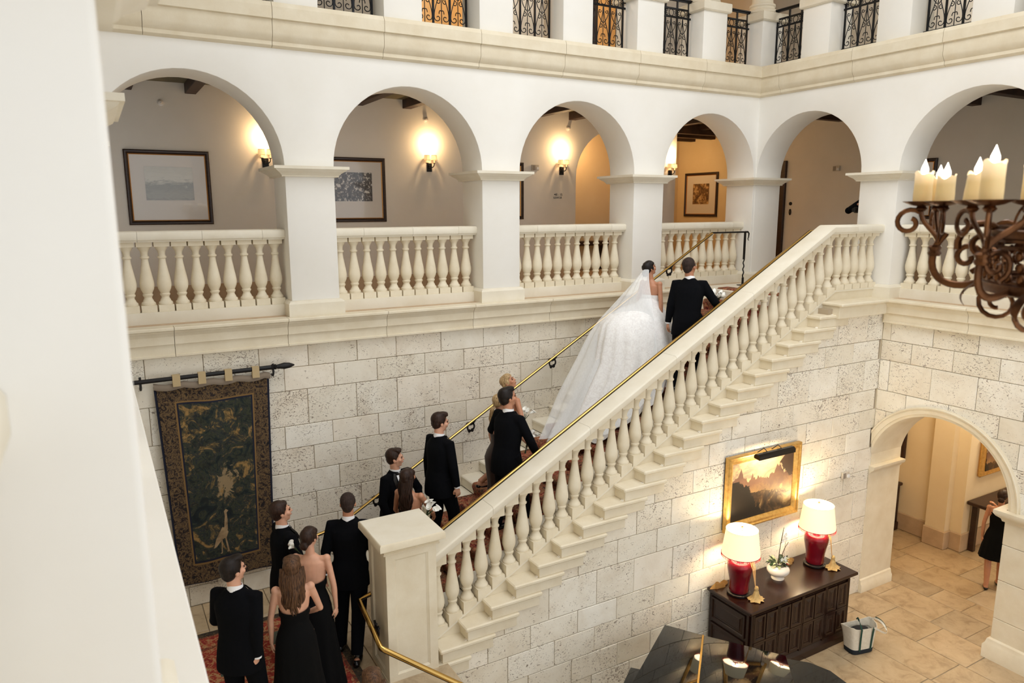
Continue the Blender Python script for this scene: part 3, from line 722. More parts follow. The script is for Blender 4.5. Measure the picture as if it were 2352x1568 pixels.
# ---------------------------------------------------------------- sconces
def shademat():
    n=NM('pleated lamp shade'); v=n.co('Object'); 
    n.set(Base_Color=lin((240,214,170)),Roughness=.8,Emission_Color=lin((255,206,140)),Emission_Strength=.35); return n.m
M['shade']=shademat()
M['bulb']=plain('glowing bulb',(255,240,210),.5,Emission_Color=lin((255,226,170)),Emission_Strength=9.)
M['sleeve']=plain('candle sleeve',(240,220,180),.6,Emission_Color=lin((255,200,130)),Emission_Strength=.5)
def sconce(label,x):
    r=athing('wall_sconce',label,'wall lamp',(x,YC,.70),'two-arm sconces in the corridor')
    z0=.0; k=U
    MB().bbox(-.045,.045,-.025,0,-.02,.12,.004).build('backplate','iron2',r,local=True)
    MB().bbox(-.022,.022,-.045,-.02,.03,.09,.004).build('boss','iron2',r,local=True)
    for s_ in (-1,1):
        cx=s_*.064
        MB().tube(bez((0,-.035,.06),(s_*.03,-.05,.04),(cx,-.07,.04),(cx,-.075,.115),8),.0075,6).build('arm','iron2',r,local=True)
        MB().lathe([(.004,0),(.028,.004),(.028,.008),(.01,.012)],(cx,-.075,.112),14).build('drip_pan','iron2',r,local=True)
        MB().lathe([(.010,0),(.010,.075)],(cx,-.075,.12),10).build('candle_sleeve','sleeve',r,local=True)
        n=36; mb=MB(); rs=[]
        for z,rr in ((.165,.052),(.245,.043)):
            rs.append([(cx+(rr+(.0025 if j%2 else -.0015))*math.cos(2*PI*j/n),-.075+(rr+(.0025 if j%2 else -.0015))*math.sin(2*PI*j/n),z) for j in range(n)])
        mb.rings(rs,True,False); sh=mb.build('shade','shade',r,local=True,smooth=0)
        for z,rr in ((.165,.054),(.245,.045)):
            MB().tube([(cx+rr*math.cos(2*PI*j/20),-.075+rr*math.sin(2*PI*j/20),z) for j in range(20)],.0022,5,closed=True).build('trim_ring','iron2',sh,local=True)
        MB().sph((cx,-.075,.215),(.011,.011,.02),8,6).build('bulb','bulb',r,local=True)
    point('sconce_light',A3(x,YC-.16,1.17),7,(1,.66,.33),.03)
sconce('wall sconce with pleated shades half hidden by the leftmost arch',2.62)
sconce('wall sconce with two pleated shades under the second arch',5.56)
sconce('wall sconce with two pleated shades above the ELEVATOR sign',8.50)
sconce('wall sconce with pleated shades beside the amber passage',11.42)
# smoke heads, alarm, sign
for lb,x,z in (('small round white ceiling sensor above the seascape print',1.11,1.62),('small round white sensor above the second sconce',5.51,1.605),('small round white sensor above the third sconce',8.66,1.607)):
    r=athing('wall_sensor',lb,'sensor',(x,YC,z),'round sensors high on the corridor wall')
    MB().rings([[(rr*math.cos(2*PI*j/16),y,rr*math.sin(2*PI*j/16)) for j in range(16)] for rr,y in ((.045,0),(.045,-.008),(.03,-.012),(.028,-.035),(.015,-.045))]).build('sensor_body','mat',r,local=True)
M['plate']=plain('off white plastic',(206,196,180),.5); M['greyp']=plain('grey plastic',(150,140,128),.5); M['lens']=plain('clear strobe lens',(235,235,235),.1)
def alarm(label,p,rz):
    r=athing('fire_alarm',label,'alarm',p,'wall alarms with strobes'); r.rotation_euler=(0,0,rz)
    MB().bbox(-.075,.075,-.03,0,-.05,.05,.004).build('housing','plate',r,local=True)
    MB().bbox(-.065,-.005,-.034,-.028,-.04,.04,.002).build('speaker_grille','greyp',r,local=True)
    MB().bbox(.02,.068,-.05,-.028,-.035,.01,.004).build('strobe','lens',r,local=True)
alarm('white fire alarm with strobe left of the third sconce',(7.86,YC,.808),0)
alarm('white fire alarm on the corridor wall right of the door',(XC,10.33,.817),-PI/2)
alarm('small pale alarm box on the stone wall right of the gilt painting',(10.38,YS-.01,-4.318),0)
def text(name,s_,p,size,rot,mat,parent):
    cu=bpy.data.curves.new(name,'FONT'); cu.body=s_; cu.size=size; cu.extrude=.001; cu.align_x='LEFT'; cu.space_line=.9
    o=bpy.data.objects.new(name,cu); COL.objects.link(o); dg=bpy.context.evaluated_depsgraph_get()
    me=bpy.data.meshes.new_from_object(o.evaluated_get(dg)); bpy.data.objects.remove(o); me.materials.clear(); me.materials.append(mat)
    ob=bpy.data.objects.new(name,me); COL.objects.link(ob); ob.parent=parent; ob.rotation_euler=rot; ob.location=p; return ob
sg=athing('wall_sign','small black painted direction sign reading 8-15 ELEVATOR','sign',(8.42,YC,.236))
text('lettering','8 - 15',(-.045,-.004,.022),.062,(PI/2,0,0),M['iron2'],sg)
t_=text('lettering','ELEVATOR',(-.098,-.004,-.032),.05,(PI/2,0,0),M['iron2'],sg); t_.scale=(.78,1,1)
MB().add([(-.085,-.004,.043),(-.055,-.004,.062),(-.055,-.004,.024)],[(0,1,2)]).build('arrow','iron2',sg,local=True,smooth=0)
# dark door and card readers
dr=athing('door_1',None,None,(XC,12,GF)); tag(dr,'dark wood door standing at the end of the right corridor',kind='structure')
MB(True).bbox(XC-.06,XC+.02,11.62,11.87,GF,1.05,.01).build('door_frame','doorw',dr)
MB(True).bbox(XC-.035,XC+.02,11.87,12.45,GF,1.0,.006).build('door_leaf','doorw',dr)
rd=athing('card_reader','black round and oval lock plates on the cream wall beside the dark door','lock',(XC,11.466,0))
def disc(y,z,ry,rz_): return [[(-d,y+ry*math.cos(2*PI*j/18)*s_,z+rz_*math.sin(2*PI*j/18)*s_) for j in range(18)] for d,s_ in ((0,1),(.012,1),(.018,.85))]
MB().rings(disc(0,.085,.036,.036)).build('round_plate','iron2',rd,local=True)
MB().rings(disc(0,-.085,.028,.065)).build('oval_plate','iron2',rd,local=True)
MB().sph((-.02,0,-.08),.006,6,5).build('keyhole','goldin',rd,local=True)
tb=athing('hall_table','dark wooden bench glimpsed through balusters in the amber passage','table',(9.9,14.2,GF))
MB(True).bbox(9.0,10.8,14.0,14.35,-.86,-.76,.01).build('table_top','doorw',tb)
for x in (9.1,10.6): MB(True).bbox(x,x+.1,14.05,14.3,GF,-.86,.01).build('leg','doorw',tb)
# ---------------------------------------------------------------- handrails
def scroll_bracket(parent,p,s_=1,axis='x'):
    mb=MB()
    def P(a,b): a*=s_; b*=s_; return (p[0]+(a if axis=='x' else 0),p[1]+(a if axis!='x' else 0),p[2]+b)
    for q in (bez((0,0,-.01),(.03,0,-.03),(.045,0,-.06),(.02,0,-.085))+spiral(.012,-.095,.014,.004,1.2,1.1,8),
              bez((-.03,0,-.01),(-.03,0,-.04),(-.05,0,-.06),(-.03,0,-.09))+spiral(-.022,-.10,.013,.004,2.2,-1.1,8),
              bez((-.05,0,-.02),(-.02,0,-.05),(.02,0,-.04),(.045,0,0),8)):
        mb.tube([P(a,c) for a,b,c in q],.009*s_,6)
    mb.build('bracket','iron2',parent)
hr=athing('handrail','brass handrail fixed to the stone wall beside the staircase','handrail',(2.4,9.75,-4.6))
pl=[(2.39,9.75,-4.53),(2.685,9.75,-4.475),(9.76,9.75,-.444)]
def rail(parent,pl,nm='brass_rail',mat='brass',dz=0,r=.021,flat=.7): MB().tube([(a*U,b*U,6+c*U+dz) for a,b,c in pl],r,8,flat=flat).build(nm,mat,parent,smooth=60)
rail(hr,pl); rail(hr,pl,'iron_core','iron2',-.018,.014,.7)
rail(hr,[(9.75,9.75,-.44),(10.60,9.75,-.44)],'level_bar','iron2',0,.017,.8)
MB().tube([tuple(U*a+(6 if i==2 else 0) for i,a in enumerate(p)) for p in ((10.6,9.75,-.44),(10.67,9.75,-.44),(10.70,9.75,-.47),(10.695,9.75,-.53),(10.68,9.75,-.57),(10.70,9.75,-.60))],[.016,.015,.013,.010,.008,.006],6).build('curl_end','iron2',hr)
MB(True).box(10.585,10.615,9.735,9.765,-.95,-.44).build('post','iron2',hr)
MB().tube([(10.6*U+.008*math.cos(t*1.3),9.75*U+.008*math.sin(t*1.3),6+U*(-1.3+.35*t/14)) for t in range(15)],.011,6).build('twisted_post','iron2',hr)
MB(True).box(10.585,10.615,9.735,9.765,GF,-1.29).build('post','iron2',hr); MB(True).box(10.52,10.68,9.68,9.82,GF,GF+.012).build('foot_plate','iron2',hr)
for x in (3.308,4.86,6.362,8.8): 
    z=-4.475+(x-2.685)*.5697; scroll_bracket(hr,A3(x,9.78,z),1.5)
hr2=athing('handrail','brass handrail along the inner side of the sloping stone balustrade','handrail',(3.3,7.72,-4))
pl2=[(3.17,7.70,zn(3.17)+1.062),(9.80,7.70,zn(9.80)+1.062),(9.95,7.70,zn(9.80)+1.062)]
rail(hr2,pl2); rail(hr2,pl2,'iron_core','iron2',-.018,.014)
hr3=athing('handrail','brass handrail bending round the newel post at the lower edge','handrail',(2.37,7.5,-4.5))
pl3=[(2.465,7.66,-4.43),(2.33,7.70,-4.50),(2.345,7.02,-4.735),(2.38,6.99,-4.755),(3.4,6.5,-5.40)]
rail(hr3,pl3,r=.026); rail(hr3,pl3,'iron_core','iron2',-.022,.016)
scroll_bracket(hr3,A3(2.42,7.36,-4.64),1.4,'y')
# ---------------------------------------------------------------- tapestry
def tapmat():
    n=NM('verdure tapestry'); v=n.co('Object'); f=n.noise(v,5,8,.68,1.4); f2=n.noise(n.co('Object',(1,1,1)),14,6,.7,1.)
    sp=n.n('ShaderNodeSeparateXYZ'); n.l(v,sp.inputs[0]); X_,Z_=sp.outputs[0],sp.outputs[2]
    fol=n.ramp(f,[(.32,lin((14,20,25))),(.42,lin((26,38,38))),(.47,lin((60,62,42))),(.51,lin((24,38,46))),(.56,lin((92,80,50))),(.62,lin((150,118,70)))])
    fol=n.mix(n.ramp(f2,[(.5,(0,0,0)),(.62,(.7,.7,.7))]),fol,lin((24,26,24)))
    # pale glade in the middle
    dx=n.math('MULTIPLY',n.math('SUBTRACT',X_,.06),3.2); dz=n.math('MULTIPLY',n.math('ADD',Z_,.10),1.25)
    d=n.math('SQRT',n.math('ADD',n.math('MULTIPLY',dx,dx),n.math('MULTIPLY',dz,dz)))
    g=n.math('ADD',n.math('SUBTRACT',.60,d),n.math('MULTIPLY',n.math('SUBTRACT',n.noise(v,7,7,.7,.4),.5),1.7))
    c=n.mix(n.ramp(g,[(.34,(0,0,0)),(.40,(.9,.9,.9))]),fol,lin((150,128,94)))
    n.set(Base_Color=c,Roughness=.95); n.bump(n.noise(v,160,2),.3,.004); return n.m
M['tap']=tapmat()
def bordmat():
    n=NM('tapestry border'); f=n.noise(n.co('Object'),15,5,.7,1.6)
    n.set(Base_Color=n.ramp(f,[(.36,lin((18,16,20))),(.46,lin((48,34,26))),(.52,lin((122,98,64))),(.57,lin((66,50,38))),(.64,lin((24,22,26)))]),Roughness=.95); return n.m
M['bord']=bordmat(); M['navy']=plain('navy cloth band',(22,26,44),.95); M['tan']=plain('tan braid',(128,98,56),.9); M['grey_c']=plain('grey lining cloth',(140,126,110),.95); M['strap']=plain('tan strap',(190,168,128),.9)
M['bird']=mottled('woven bird',(120,96,68),(178,152,114),10,.95,.1)
tp=athing('tapestry','tall woven forest tapestry with a crane hanging on the stone wall','tapestry',(1.2,9.93,-3.5))
def tp_pt(u,v,d=0):        # u 0..1 , v 0..1 downwards
    x0=.50+.10*v; x1=1.905-.09*v; wav=.012*math.sin(u*17+v*3)+.012*math.sin(u*7)*v
    return (x0+(x1-x0)*u,9.93-.03-wav-d-.015*v,-2.18-2.73*v+.012*math.sin(u*9)*(1-v))
def tp_patch(nm,mat,u0,u1,v0,v1,d=0,nu=14,nv=20):
    mb=MB(True); rs=[[tp_pt(u0+(u1-u0)*i/nu,v0+(v1-v0)*j/nv,d) for i in range(nu+1)] for j in range(nv+1)]
    mb.rings(rs,False,False); return mb.build(nm,mat,tp,smooth=60)
tp_patch('backing','navy',0,1,0,1,-.008); tp_patch('woven_border','bord',.02,.98,.015,.995,.0)
tp_patch('braid','tan',.155,.85,.085,.905,.003); tp_patch('inner_band','navy',.17,.835,.092,.895,.006); tp_patch('woven_field','tap',.185,.82,.10,.885,.009)
mb=MB(True)
def blob(pts,d=.014): mb.add([tp_pt(u,v,d) for u,v in pts],[tuple(range(len(pts)))])
blob([(.44,.76),(.47,.735),(.505,.74),(.53,.765),(.51,.79),(.46,.80),(.40,.83),(.37,.835),(.40,.79)]); blob([(.49,.745),(.505,.68),(.50,.655),(.52,.645),(.545,.655),(.525,.665),(.53,.70),(.525,.755)])
blob([(.455,.795),(.445,.865),(.43,.87),(.455,.872),(.465,.798)]); blob([(.49,.79),(.51,.86),(.50,.868),(.53,.868),(.505,.79)])
mb.build('woven_crane','bird',tp,smooth=0)
MB().tube([A3(.05,9.86,-2.095),A3(1.93,9.86,-2.075)],.026,12).build('pole','iron2',tp)
MB().tube([A3(x,9.86,-2.075) for x in (1.93,1.945,1.96,1.985,2.0,2.03,2.10,2.17,2.235)],[.03,.036,.024,.036,.024,.028,.042,.034,.008],12).build('finial','iron2',tp)
for x in (.36,1.955): MB().tube([A3(x,9.86,-2.03),A3(x,9.86,-2.16),A3(x,9.9,-2.2),A3(x,9.99,-2.2)],.013,6).build('pole_bracket','iron2',tp)
for x in (.72,1.02,1.34,1.68): MB(True).box(x,x+.09,9.826,9.9,-2.19,-2.043).build('hanging_strap','strap',tp)
mb=MB(True); mb.rings([[(.50+1.41*u/20,9.9-.02-d,-2.15-.045*math.sin(PI*((u/20*4.2)%1))*.7-h) for u in range(21)] for d,h in ((0,-.02),(.02,0),(.022,.04),(.01,.065))],False,False); mb.build('lining_fold','grey_c',tp,smooth=60)
# ---------------------------------------------------------------- rug
def rugmat(name,c1,c2,c3,s_):
    n=NM(name); f=n.noise(n.co('World'),s_,4,.7,1.3)
    n.set(Base_Color=n.ramp(f,[(.38,lin(c1)),(.5,lin(c2)),(.6,lin(c3)),(.7,lin(c1))]),Roughness=.95); return n.m
M['rug1']=rugmat('red rug field',(120,30,22),(150,50,34),(176,140,92),14); M['rug2']=rugmat('dark rug border',(34,24,18),(60,50,36),(90,70,44),16); M['rug3']=rugmat('tan rug guard',(150,116,72),(122,44,30),(70,48,30),20)
M['rug4']=plain('teal medallion',(70,74,62),.95)
rg=athing('rug','red patterned oriental rug with dark border on the landing','rug',(1.4,8.3,LD))
x0,x1,y0,y1=.12,2.275,6.9,9.22
for nm,mt,i,t in (('rug_border','rug2',0,.012),('guard_stripe','rug3',.10,.015),('inner_stripe','rug1',.14,.018),('guard_stripe','rug3',.36,.019),('rug_field','rug1',.42,.022)):
    MB(True).bbox(x0+i,x1-i,y0+i,y1-i,LD,LD+t,.003).build(nm,mt,rg)
for a,b in ((.95,7.5),(1.6,7.9),(.95,8.3),(1.6,8.65)): MB(True).bbox(a-.12,a+.12,b-.14,b+.14,LD,LD+.0235,.001).build('medallion','rug4',rg)
# ---------------------------------------------------------------- console chest by the stone wall
ZT=-5.46; cx0,cx1,cy0,cy1=7.36,9.68,6.30,7.14
cb=athing('console_chest','dark carved mahogany chest against the stone wall under the painting','cabinet',((cx0+cx1)/2,6.8,FL))
MB(True).bbox(cx0,cx1,cy0,cy1,ZT-.05,ZT,.012).build('top','maho',cb)
MB(True).bbox(cx0+.05,cx1-.05,cy0+.05,cy1,ZT-.09,ZT-.05,.008).build('cornice','maho',cb)
MB(True).box(cx0+.08,cx1-.08,cy0+.10,cy1,FL+.12,ZT-.08).build('body','maho',cb)
MB(True).sweep([(-.2,0),(.05,0),(.05,.1),(.03,.12),(.015,.16),(-.2,.16)],[(cx0+.08,cy0+.10),(cx1-.08,cy0+.10),(cx1-.08,cy1-.02),(cx0+.08,cy1-.02)],True,FL).build('plinth','maho',cb,weld=True)
def rpanel(T,a,b,z0,z1,parent,nm='door_panel'):
    mb=MB(True); st_=.028
    lv=[(0,.0),(0,.02),(st_,.02),(st_+.012,.004),(st_+.05,.012),(st_+.062,.018)]
    rs=[[T(a+m_,-d,z0+m_),T(b-m_,-d,z0+m_),T(b-m_,-d,z1-m_),T(a+m_,-d,z1-m_)] for m_,d in lv]
    vs=[p for q in rs for p in q]; fs=[]
    for i in range(len(rs)-1):
        for j in range(4): fs.append((i*4+j,i*4+(j+1)%4,(i+1)*4+(j+1)%4,(i+1)*4+j))
    n=(len(rs)-1)*4; fs.append((n,n+1,n+2,n+3)); return mb.add(vs,fs).build(nm,'maho',parent,smooth=0)
TC=lambda u,d,z:(u,cy0+.10+d,z); TCl=lambda u,d,z:(cx0+.08+d,u,z); TCr=lambda u,d,z:(cx1-.08-d,u,z)
W_=(cx1-cx0-.16)
for k in range(4):
    a=cx0+.08+.05+k*(W_-.1)/4; b=a+(W_-.1)/4
    dd=MB(True).box(a+.012,b-.012,cy0+.078,cy0+.10,FL+.17,ZT-.12).build('door','maho',cb,smooth=0)
    m_=(a+b)/2; zm=(FL+.17+ZT-.12)/2-.03
    for (u0,u1) in ((a+.03,m_-.01),(m_+.01,b-.03)):
        rpanel(lambda u,d,z:(u,cy0+.078+d,z),u0,u1,zm+.04,ZT-.14,dd); rpanel(lambda u,d,z:(u,cy0+.078+d,z),u0,u1,FL+.2,zm,dd)
    MB(True).box(a+.02,b-.02,cy0+.055,cy0+.08,zm+.005,zm+.035).build('lock_rail','maho',dd)
for k in range(5):
    x=cx0+.13+k*(W_-.1)/4
    for e in (-.02,0,.02): MB(True).box(x+e-.006,x+e+.006,cy0+.06,cy0+.1,FL+.16,ZT-.1).build('reeding','maho',cb)
rpanel(TCl,cy0+.16,cy1-.04,FL+.2,-6.0,cb,'side_panel'); rpanel(TCl,cy0+.16,cy1-.04,-5.95,ZT-.14,cb,'side_panel')
rpanel(TCr,cy0+.16,cy1-.04,FL+.2,ZT-.14,cb,'side_panel')
# ---------------------------------------------------------------- table lamps
M['redglaze']=mottled('red glazed ceramic',(84,6,18),(120,12,28),3,.12,0,'Object',True)
def lampshade_mat():
    n=NM('lit cream lampshade'); sp=n.n('ShaderNodeSeparateXYZ'); n.l(n.co('Object'),sp.inputs[0])
    n.set(Base_Color=lin((246,236,204)),Roughness=.9,Emission_Color=lin((255,236,190)),Emission_Strength=.30); return n.m
M['lampshade']=lampshade_mat(); M['inner']=plain('bright lamp interior',(255,250,235),.9,Emission_Color=lin((255,248,228)),Emission_Strength=2.2)
M['redtrim']=plain('red fringe',(168,40,48),.9); M['blackb']=plain('black lacquer stand',(14,10,10),.2); M['tassel']=mottled('straw tassel',(176,142,84),(206,174,116),30,.9,.3)
M['finial']=plain('copper finial',(206,132,92),.35,.3)
M['cord']=plain('tassel cord',(216,170,112),.8)
def lamp(label,x,y,a0):
    p=A3(x,y,ZT); r=thing('table_lamp',label,'lamp',p,0,'red vase table lamps on the chest'); k=U
    MB().lathe([(.13,0),(.15,.012),(.15,.035),(.12,.05)],n=28).build('stand','blackb',r,local=True)
    MB().lathe([(.118,.05),(.128,.07),(.122,.11),(.128,.2),(.148,.3),(.162,.37),(.165,.41),(.155,.455),(.12,.49),(.07,.505),(.055,.52),(.05,.56)],n=36).build('vase','redglaze',r,local=True,smooth=60)
    MB().lathe([(.012,.55),(.012,.62)],n=8).build('stem','brass',r,local=True)
    b0,b1,h0,h1=.245,.20,.565,.90
    n=40; mb=MB(); rs=[]
    for rr,z in ((b0,h0),((b0*2+b1)/3,h0+(h1-h0)/3),((b0+b1*2)/3,h0+(h1-h0)*2/3),(b1,h1)): rs.append([(rr*math.cos(2*PI*j/n),rr*math.sin(2*PI*j/n),z) for j in range(n)])
    sh=mb.rings(rs,True,False).build('shade','lampshade',r,local=True,smooth=60)
    mb=MB(); rs=[[(rr*math.cos(2*PI*j/n),rr*math.sin(2*PI*j/n),z) for j in range(n)] for rr,z in ((b0-.004,h0+.01),(b1-.004,h1-.003))]
    mb.rings(rs,True,False).build('shade_lining','inner',sh,local=True)
    for rr,z,m_ in ((b0+.001,h0,'redtrim'),(b1+.001,h1,'lampshade')): MB().tube([(rr*math.cos(2*PI*j/32),rr*math.sin(2*PI*j/32),z) for j in range(32)],.004,5,closed=True).build('trim_ring',m_,sh,local=True)
    mb=MB()
    for j in range(90):
        a=2*PI*j/90; c,s_=math.cos(a),math.sin(a); mb.tube([(b0*c,b0*s_,h0-.002),((b0+.002)*c,(b0+.002)*s_,h0-.034)],.0028,3)
    f_=mb.build('fringe','redtrim',sh,local=True); f_['kind']='stuff'
    mb=MB()
    for a in (0,2.1,4.2): mb.tube([(0,0,h1-.05),(b1*math.cos(a),b1*math.sin(a),h1-.004)],.003,4)
    mb.tube([(0,0,.6),(0,0,h1-.0)],.004,5); mb.build('spider','brass',r,local=True)
    MB().lathe([(.004,h1-.03),(.01,h1-.02),(.004,h1-.01),(.016,h1+.005),(.02,h1+.022),(.014,h1+.04),(.002,h1+.046)],n=12).build('finial','finial',r,local=True)
    MB().sph((0,0,h1-.14),(.035,.035,.05),12,8).build('bulb','bulb',r,local=True)
    # cord and tassel
    ca,sa=math.cos(a0),math.sin(a0); 
    mb=MB(); q=(.235*ca,.235*sa)
    for o in (-.018,0,.02): mb.tube([(.06*ca-o*sa,.06*sa+o*ca,.53),(.15*ca-o*2*sa,.15*sa+o*2*ca,.50),(.185*ca-o*2*sa,.185*sa+o*2*ca,.42),(.2*ca-o*sa,.2*sa+o*ca,.30),(q[0]*.93,q[1]*.93,.17)],.0055,5)
    mb.build('cord','cord',r,local=True)
    mb=MB(); n=44; rs=[]
    for i,(rr,z) in enumerate(((.010,.19),(.022,.175),(.026,.15),(.02,.135),(.028,.12),(.036,.08),(.055,.035),(.095,.006))):
        am=.0 if i<5 else (.05 if i<6 else .14)
        rs.append([(q[0]+rr*(1+am*math.cos(11*2*PI*j/n+i))*math.cos(2*PI*j/n)*1.15,q[1]+rr*(1+am*math.sin(9*2*PI*j/n))*math.sin(2*PI*j/n),z+(0.008*(1+math.sin(7*2*PI*j/n)) if i==7 else 0)) for j in range(n)])
    mb.rings(rs).build('tassel','tassel',r,local=True,smooth=70)
    point('lamp_light',(p[0],p[1],p[2]+h1-.06),8,(1,.80,.52),.06); point('lamp_light',(p[0],p[1],p[2]+h0+.06),4,(1,.76,.46),.06)
lamp('red glazed table lamp at the left end of the chest nearest the stairs',7.62,6.77,-1.25)
lamp('red glazed table lamp at the right end of the chest nearest the archway',9.30,6.80,-1.0)
# cloth scraps behind the lamps
M['olive']=plain('mustard cloth',(150,112,56),.9)
for lb,x,y in (('crumpled mustard cloth behind the left red lamp',7.53,7.05),('crumpled mustard cloth behind the right red lamp',8.95,7.03)):
    o=MB(True); n=18; rs=[]
    for i,(rr,z) in enumerate(((.14,0),(.12,.035),(.08,.06),(.02,.05))): rs.append([(x+rr*1.1*(1+.3*math.sin(3*2*PI*j/n+i))*math.cos(2*PI*j/n),y+rr*.4*(1+.2*math.cos(5*2*PI*j/n))*math.sin(2*PI*j/n)*.8,ZT+z*(1+.4*math.sin(4*2*PI*j/n))) for j in range(n)])
    ob=o.rings(rs).build('folded_cloth','olive',None,smooth=60); tag(ob,lb,'cloth','mustard cloths on the chest')
# ---------------------------------------------------------------- orchid
M['porc']=plain('white porcelain',(236,228,214),.18); M['leafd']=mottled('dark green leaf',(20,40,16),(44,72,30),12,.4,.1,'Object',True); M['leafv']=mottled('variegated leaf',(120,140,80),(226,226,180),18,.45,.1,'Object',True)
M['petal']=plain('white petal',(246,244,236),.5); M['stem']=plain('brown orchid stem',(70,50,26),.6); M['pinkt']=plain('pink red bloom tip',(190,70,80),.6)
po=athing('potted_orchid','white orchid in a squat white porcelain bowl between the red lamps','potted plant',(8.47,6.80,ZT))
MB().lathe([(.085,0),(.088,.012),(.075,.03),(.07,.045),(.12,.07),(.148,.11),(.15,.14),(.135,.175),(.105,.195),(.1,.2),(.095,.19),(.02,.185)],n=32).build('bowl','porc',po,local=True,smooth=60)
rl=random.Random(3)
def leaf(mb,p,az,el,L,w,curl=.5):
    d=Vector((math.cos(az)*math.cos(el),math.sin(az)*math.cos(el),math.sin(el))); s_=Vector((-math.sin(az),math.cos(az),0)); P=Vector(p); rs=[]
    for i in range(6):
        t=i/5; q=P+d*L*t+Vector((0,0,-curl*L*t*t)); ww=w*math.sin(PI*min(.97,.08+t*.9)); nn=Vector((0,0,.25*ww))
        rs.append([tuple(q-s_*ww+nn),tuple(q),tuple(q+s_*ww+nn)])
    mb.rings(rs,False,False)
for k in range(46):
    mb=MB(); az=rl.uniform(0,2*PI); leaf(mb,(.04*math.cos(az),.04*math.sin(az),.18+rl.uniform(0,.06)),az+rl.uniform(-.5,.5),rl.uniform(.1,1.1),rl.uniform(.09,.17),rl.uniform(.018,.032),rl.uniform(.2,.7))
    mb.build('leaf','leafv' if k%3==0 else 'leafd',po,local=True,smooth=60)
def blossom(mb,p,s_,az=0):
    for k in range(5):
        a=k*2*PI/5+az; d=(math.cos(a)*.9,-.25,math.sin(a)*.9); 
        q=[(p[0]+d[0]*s_*t+(-math.sin(a))*w_*s_,p[1]+d[1]*s_*t,p[2]+d[2]*s_*t+math.cos(a)*w_*s_) for t,w_ in ((.1,-.05),(.55,-.36),(1,-.12),(1,.12),(.55,.36),(.1,.05))]
        mb.add(q,[(0,1,2,3,4,5)])
stems=[[(0,0,.2),(.0,.01,.40),(.03,0,.58),(.02,-.02,.66),(-.01,-.04,.62)],[(.05,.02,.2),(.13,.03,.38),(.2,.02,.47)],[(0,0,.2),(-.02,0,.35),(-.05,0,.5)],[(.02,0,.5),(.05,.0,.66),(.06,0,.72)]]
for s_ in stems[:2]+[stems[3]]:
    c=bez(s_[0],s_[1],s_[-2],s_[-1],12); MB().tube(c,[.006-.003*i/12 for i in range(13)],6).build('stem','stem',po,local=True)
for i,(x,y,z) in enumerate(((.03,-.03,.60),(.075,-.02,.62),(.0,-.04,.56),(.06,-.04,.57),(-.02,-.06,.30),(.045,-.06,.31),(.02,-.07,.28),(.05,-.07,.26),(.18,0,.45),(.2,.02,.42))):
    mb=MB(); blossom(mb,(x,y,z),.036 if i<8 else .022,i); mb.build('blossom','petal',po,local=True,smooth=0)
mb=MB()
for k in range(9): az=rl.uniform(-1,.6); leaf(mb,(.1+rl.uniform(-.01,.02),-.03,.17),az,rl.uniform(.2,1.),.05,.012,.2)
mb.build('pink_bloom','pinkt',po,local=True)
# ---------------------------------------------------------------- landscape painting with picture light
def landscape():
    n=NM('romantic mountain landscape'); v=n.co('Object'); sp=n.n('ShaderNodeSeparateXYZ'); n.l(v,sp.inputs[0]); X_,Z_=sp.outputs[0],sp.outputs[2]
    f=n.noise(v,4,7,.62,.8); g=n.noise(v,9,6,.65,.5)
    sky=n.ramp(n.noise(n.co('Object',(1,1,2)),3,6,.6,.8),[(.35,lin((214,186,132))),(.5,lin((188,160,124))),(.62,lin((138,118,104))),(.75,lin((196,172,138)))])
    # mountains: ridge height as a function of x
    r1=n.math('ADD',n.math('MULTIPLY',n.noise(n.co('Object',(1,0,0)),5.5,3,.5),.75),n.math('MULTIPLY',n.math('ABSOLUTE',n.math('SUBTRACT',X_,.0)),.12))
    ridge=n.math('SUBTRACT',r1,.22); mt=n.math('GREATER_THAN',ridge,n.math('SUBTRACT',Z_,n.math('MULTIPLY',n.math('SUBTRACT',g,.5),.08)))
    mc=n.ramp(n.math('ADD',n.math('MULTIPLY',Z_,1.4),n.math('MULTIPLY',g,.5)),[(.1,lin((176,136,84))),(.35,lin((128,92,68))),(.6,lin((104,76,64)))])
    c=n.mix(mt,sky,mc)
    gr=n.ramp(n.math('ADD',n.math('MULTIPLY',f,.9),n.math('MULTIPLY',X_,.25)),[(.3,lin((22,15,10))),(.45,lin((60,40,22))),(.55,lin((104,74,40))),(.66,lin((196,160,104)))])
    gm=n.math('GREATER_THAN',n.math('ADD',n.math('MULTIPLY',n.math('SUBTRACT',f,.5),.5),n.math('SUBTRACT',-.07,n.math('MULTIPLY',X_,.1))),Z_)
    c=n.mix(gm,c,gr)
    tr=n.math('GREATER_THAN',n.math('ADD',n.math('MULTIPLY',n.math('SUBTRACT',g,.5),.5),n.math('SUBTRACT',-.28,X_)),n.math('MULTIPLY',n.math('SUBTRACT',Z_,.02),.9))
    c=n.mix(n.math('MULTIPLY',tr,n.math('LESS_THAN',Z_,.17)),c,lin((30,22,12)))
    tr2=n.math('GREATER_THAN',n.math('ADD',n.math('MULTIPLY',n.math('SUBTRACT',g,.5),.5),n.math('SUBTRACT',X_,.36)),n.math('SUBTRACT',.24,Z_) )
    c=n.mix(n.math('MULTIPLY',tr2,n.math('LESS_THAN',n.math('ADD',Z_,n.math('MULTIPLY',X_,-.9)),.03)),c,lin((70,50,36)))
    n.set(Base_Color=c,Roughness=.55); return n.m
M['landscape']=landscape()
pg=athing('landscape_painting','gilt framed mountain landscape painting on the stone wall above the chest','painting',(8.40,YS-.02,-4.12))
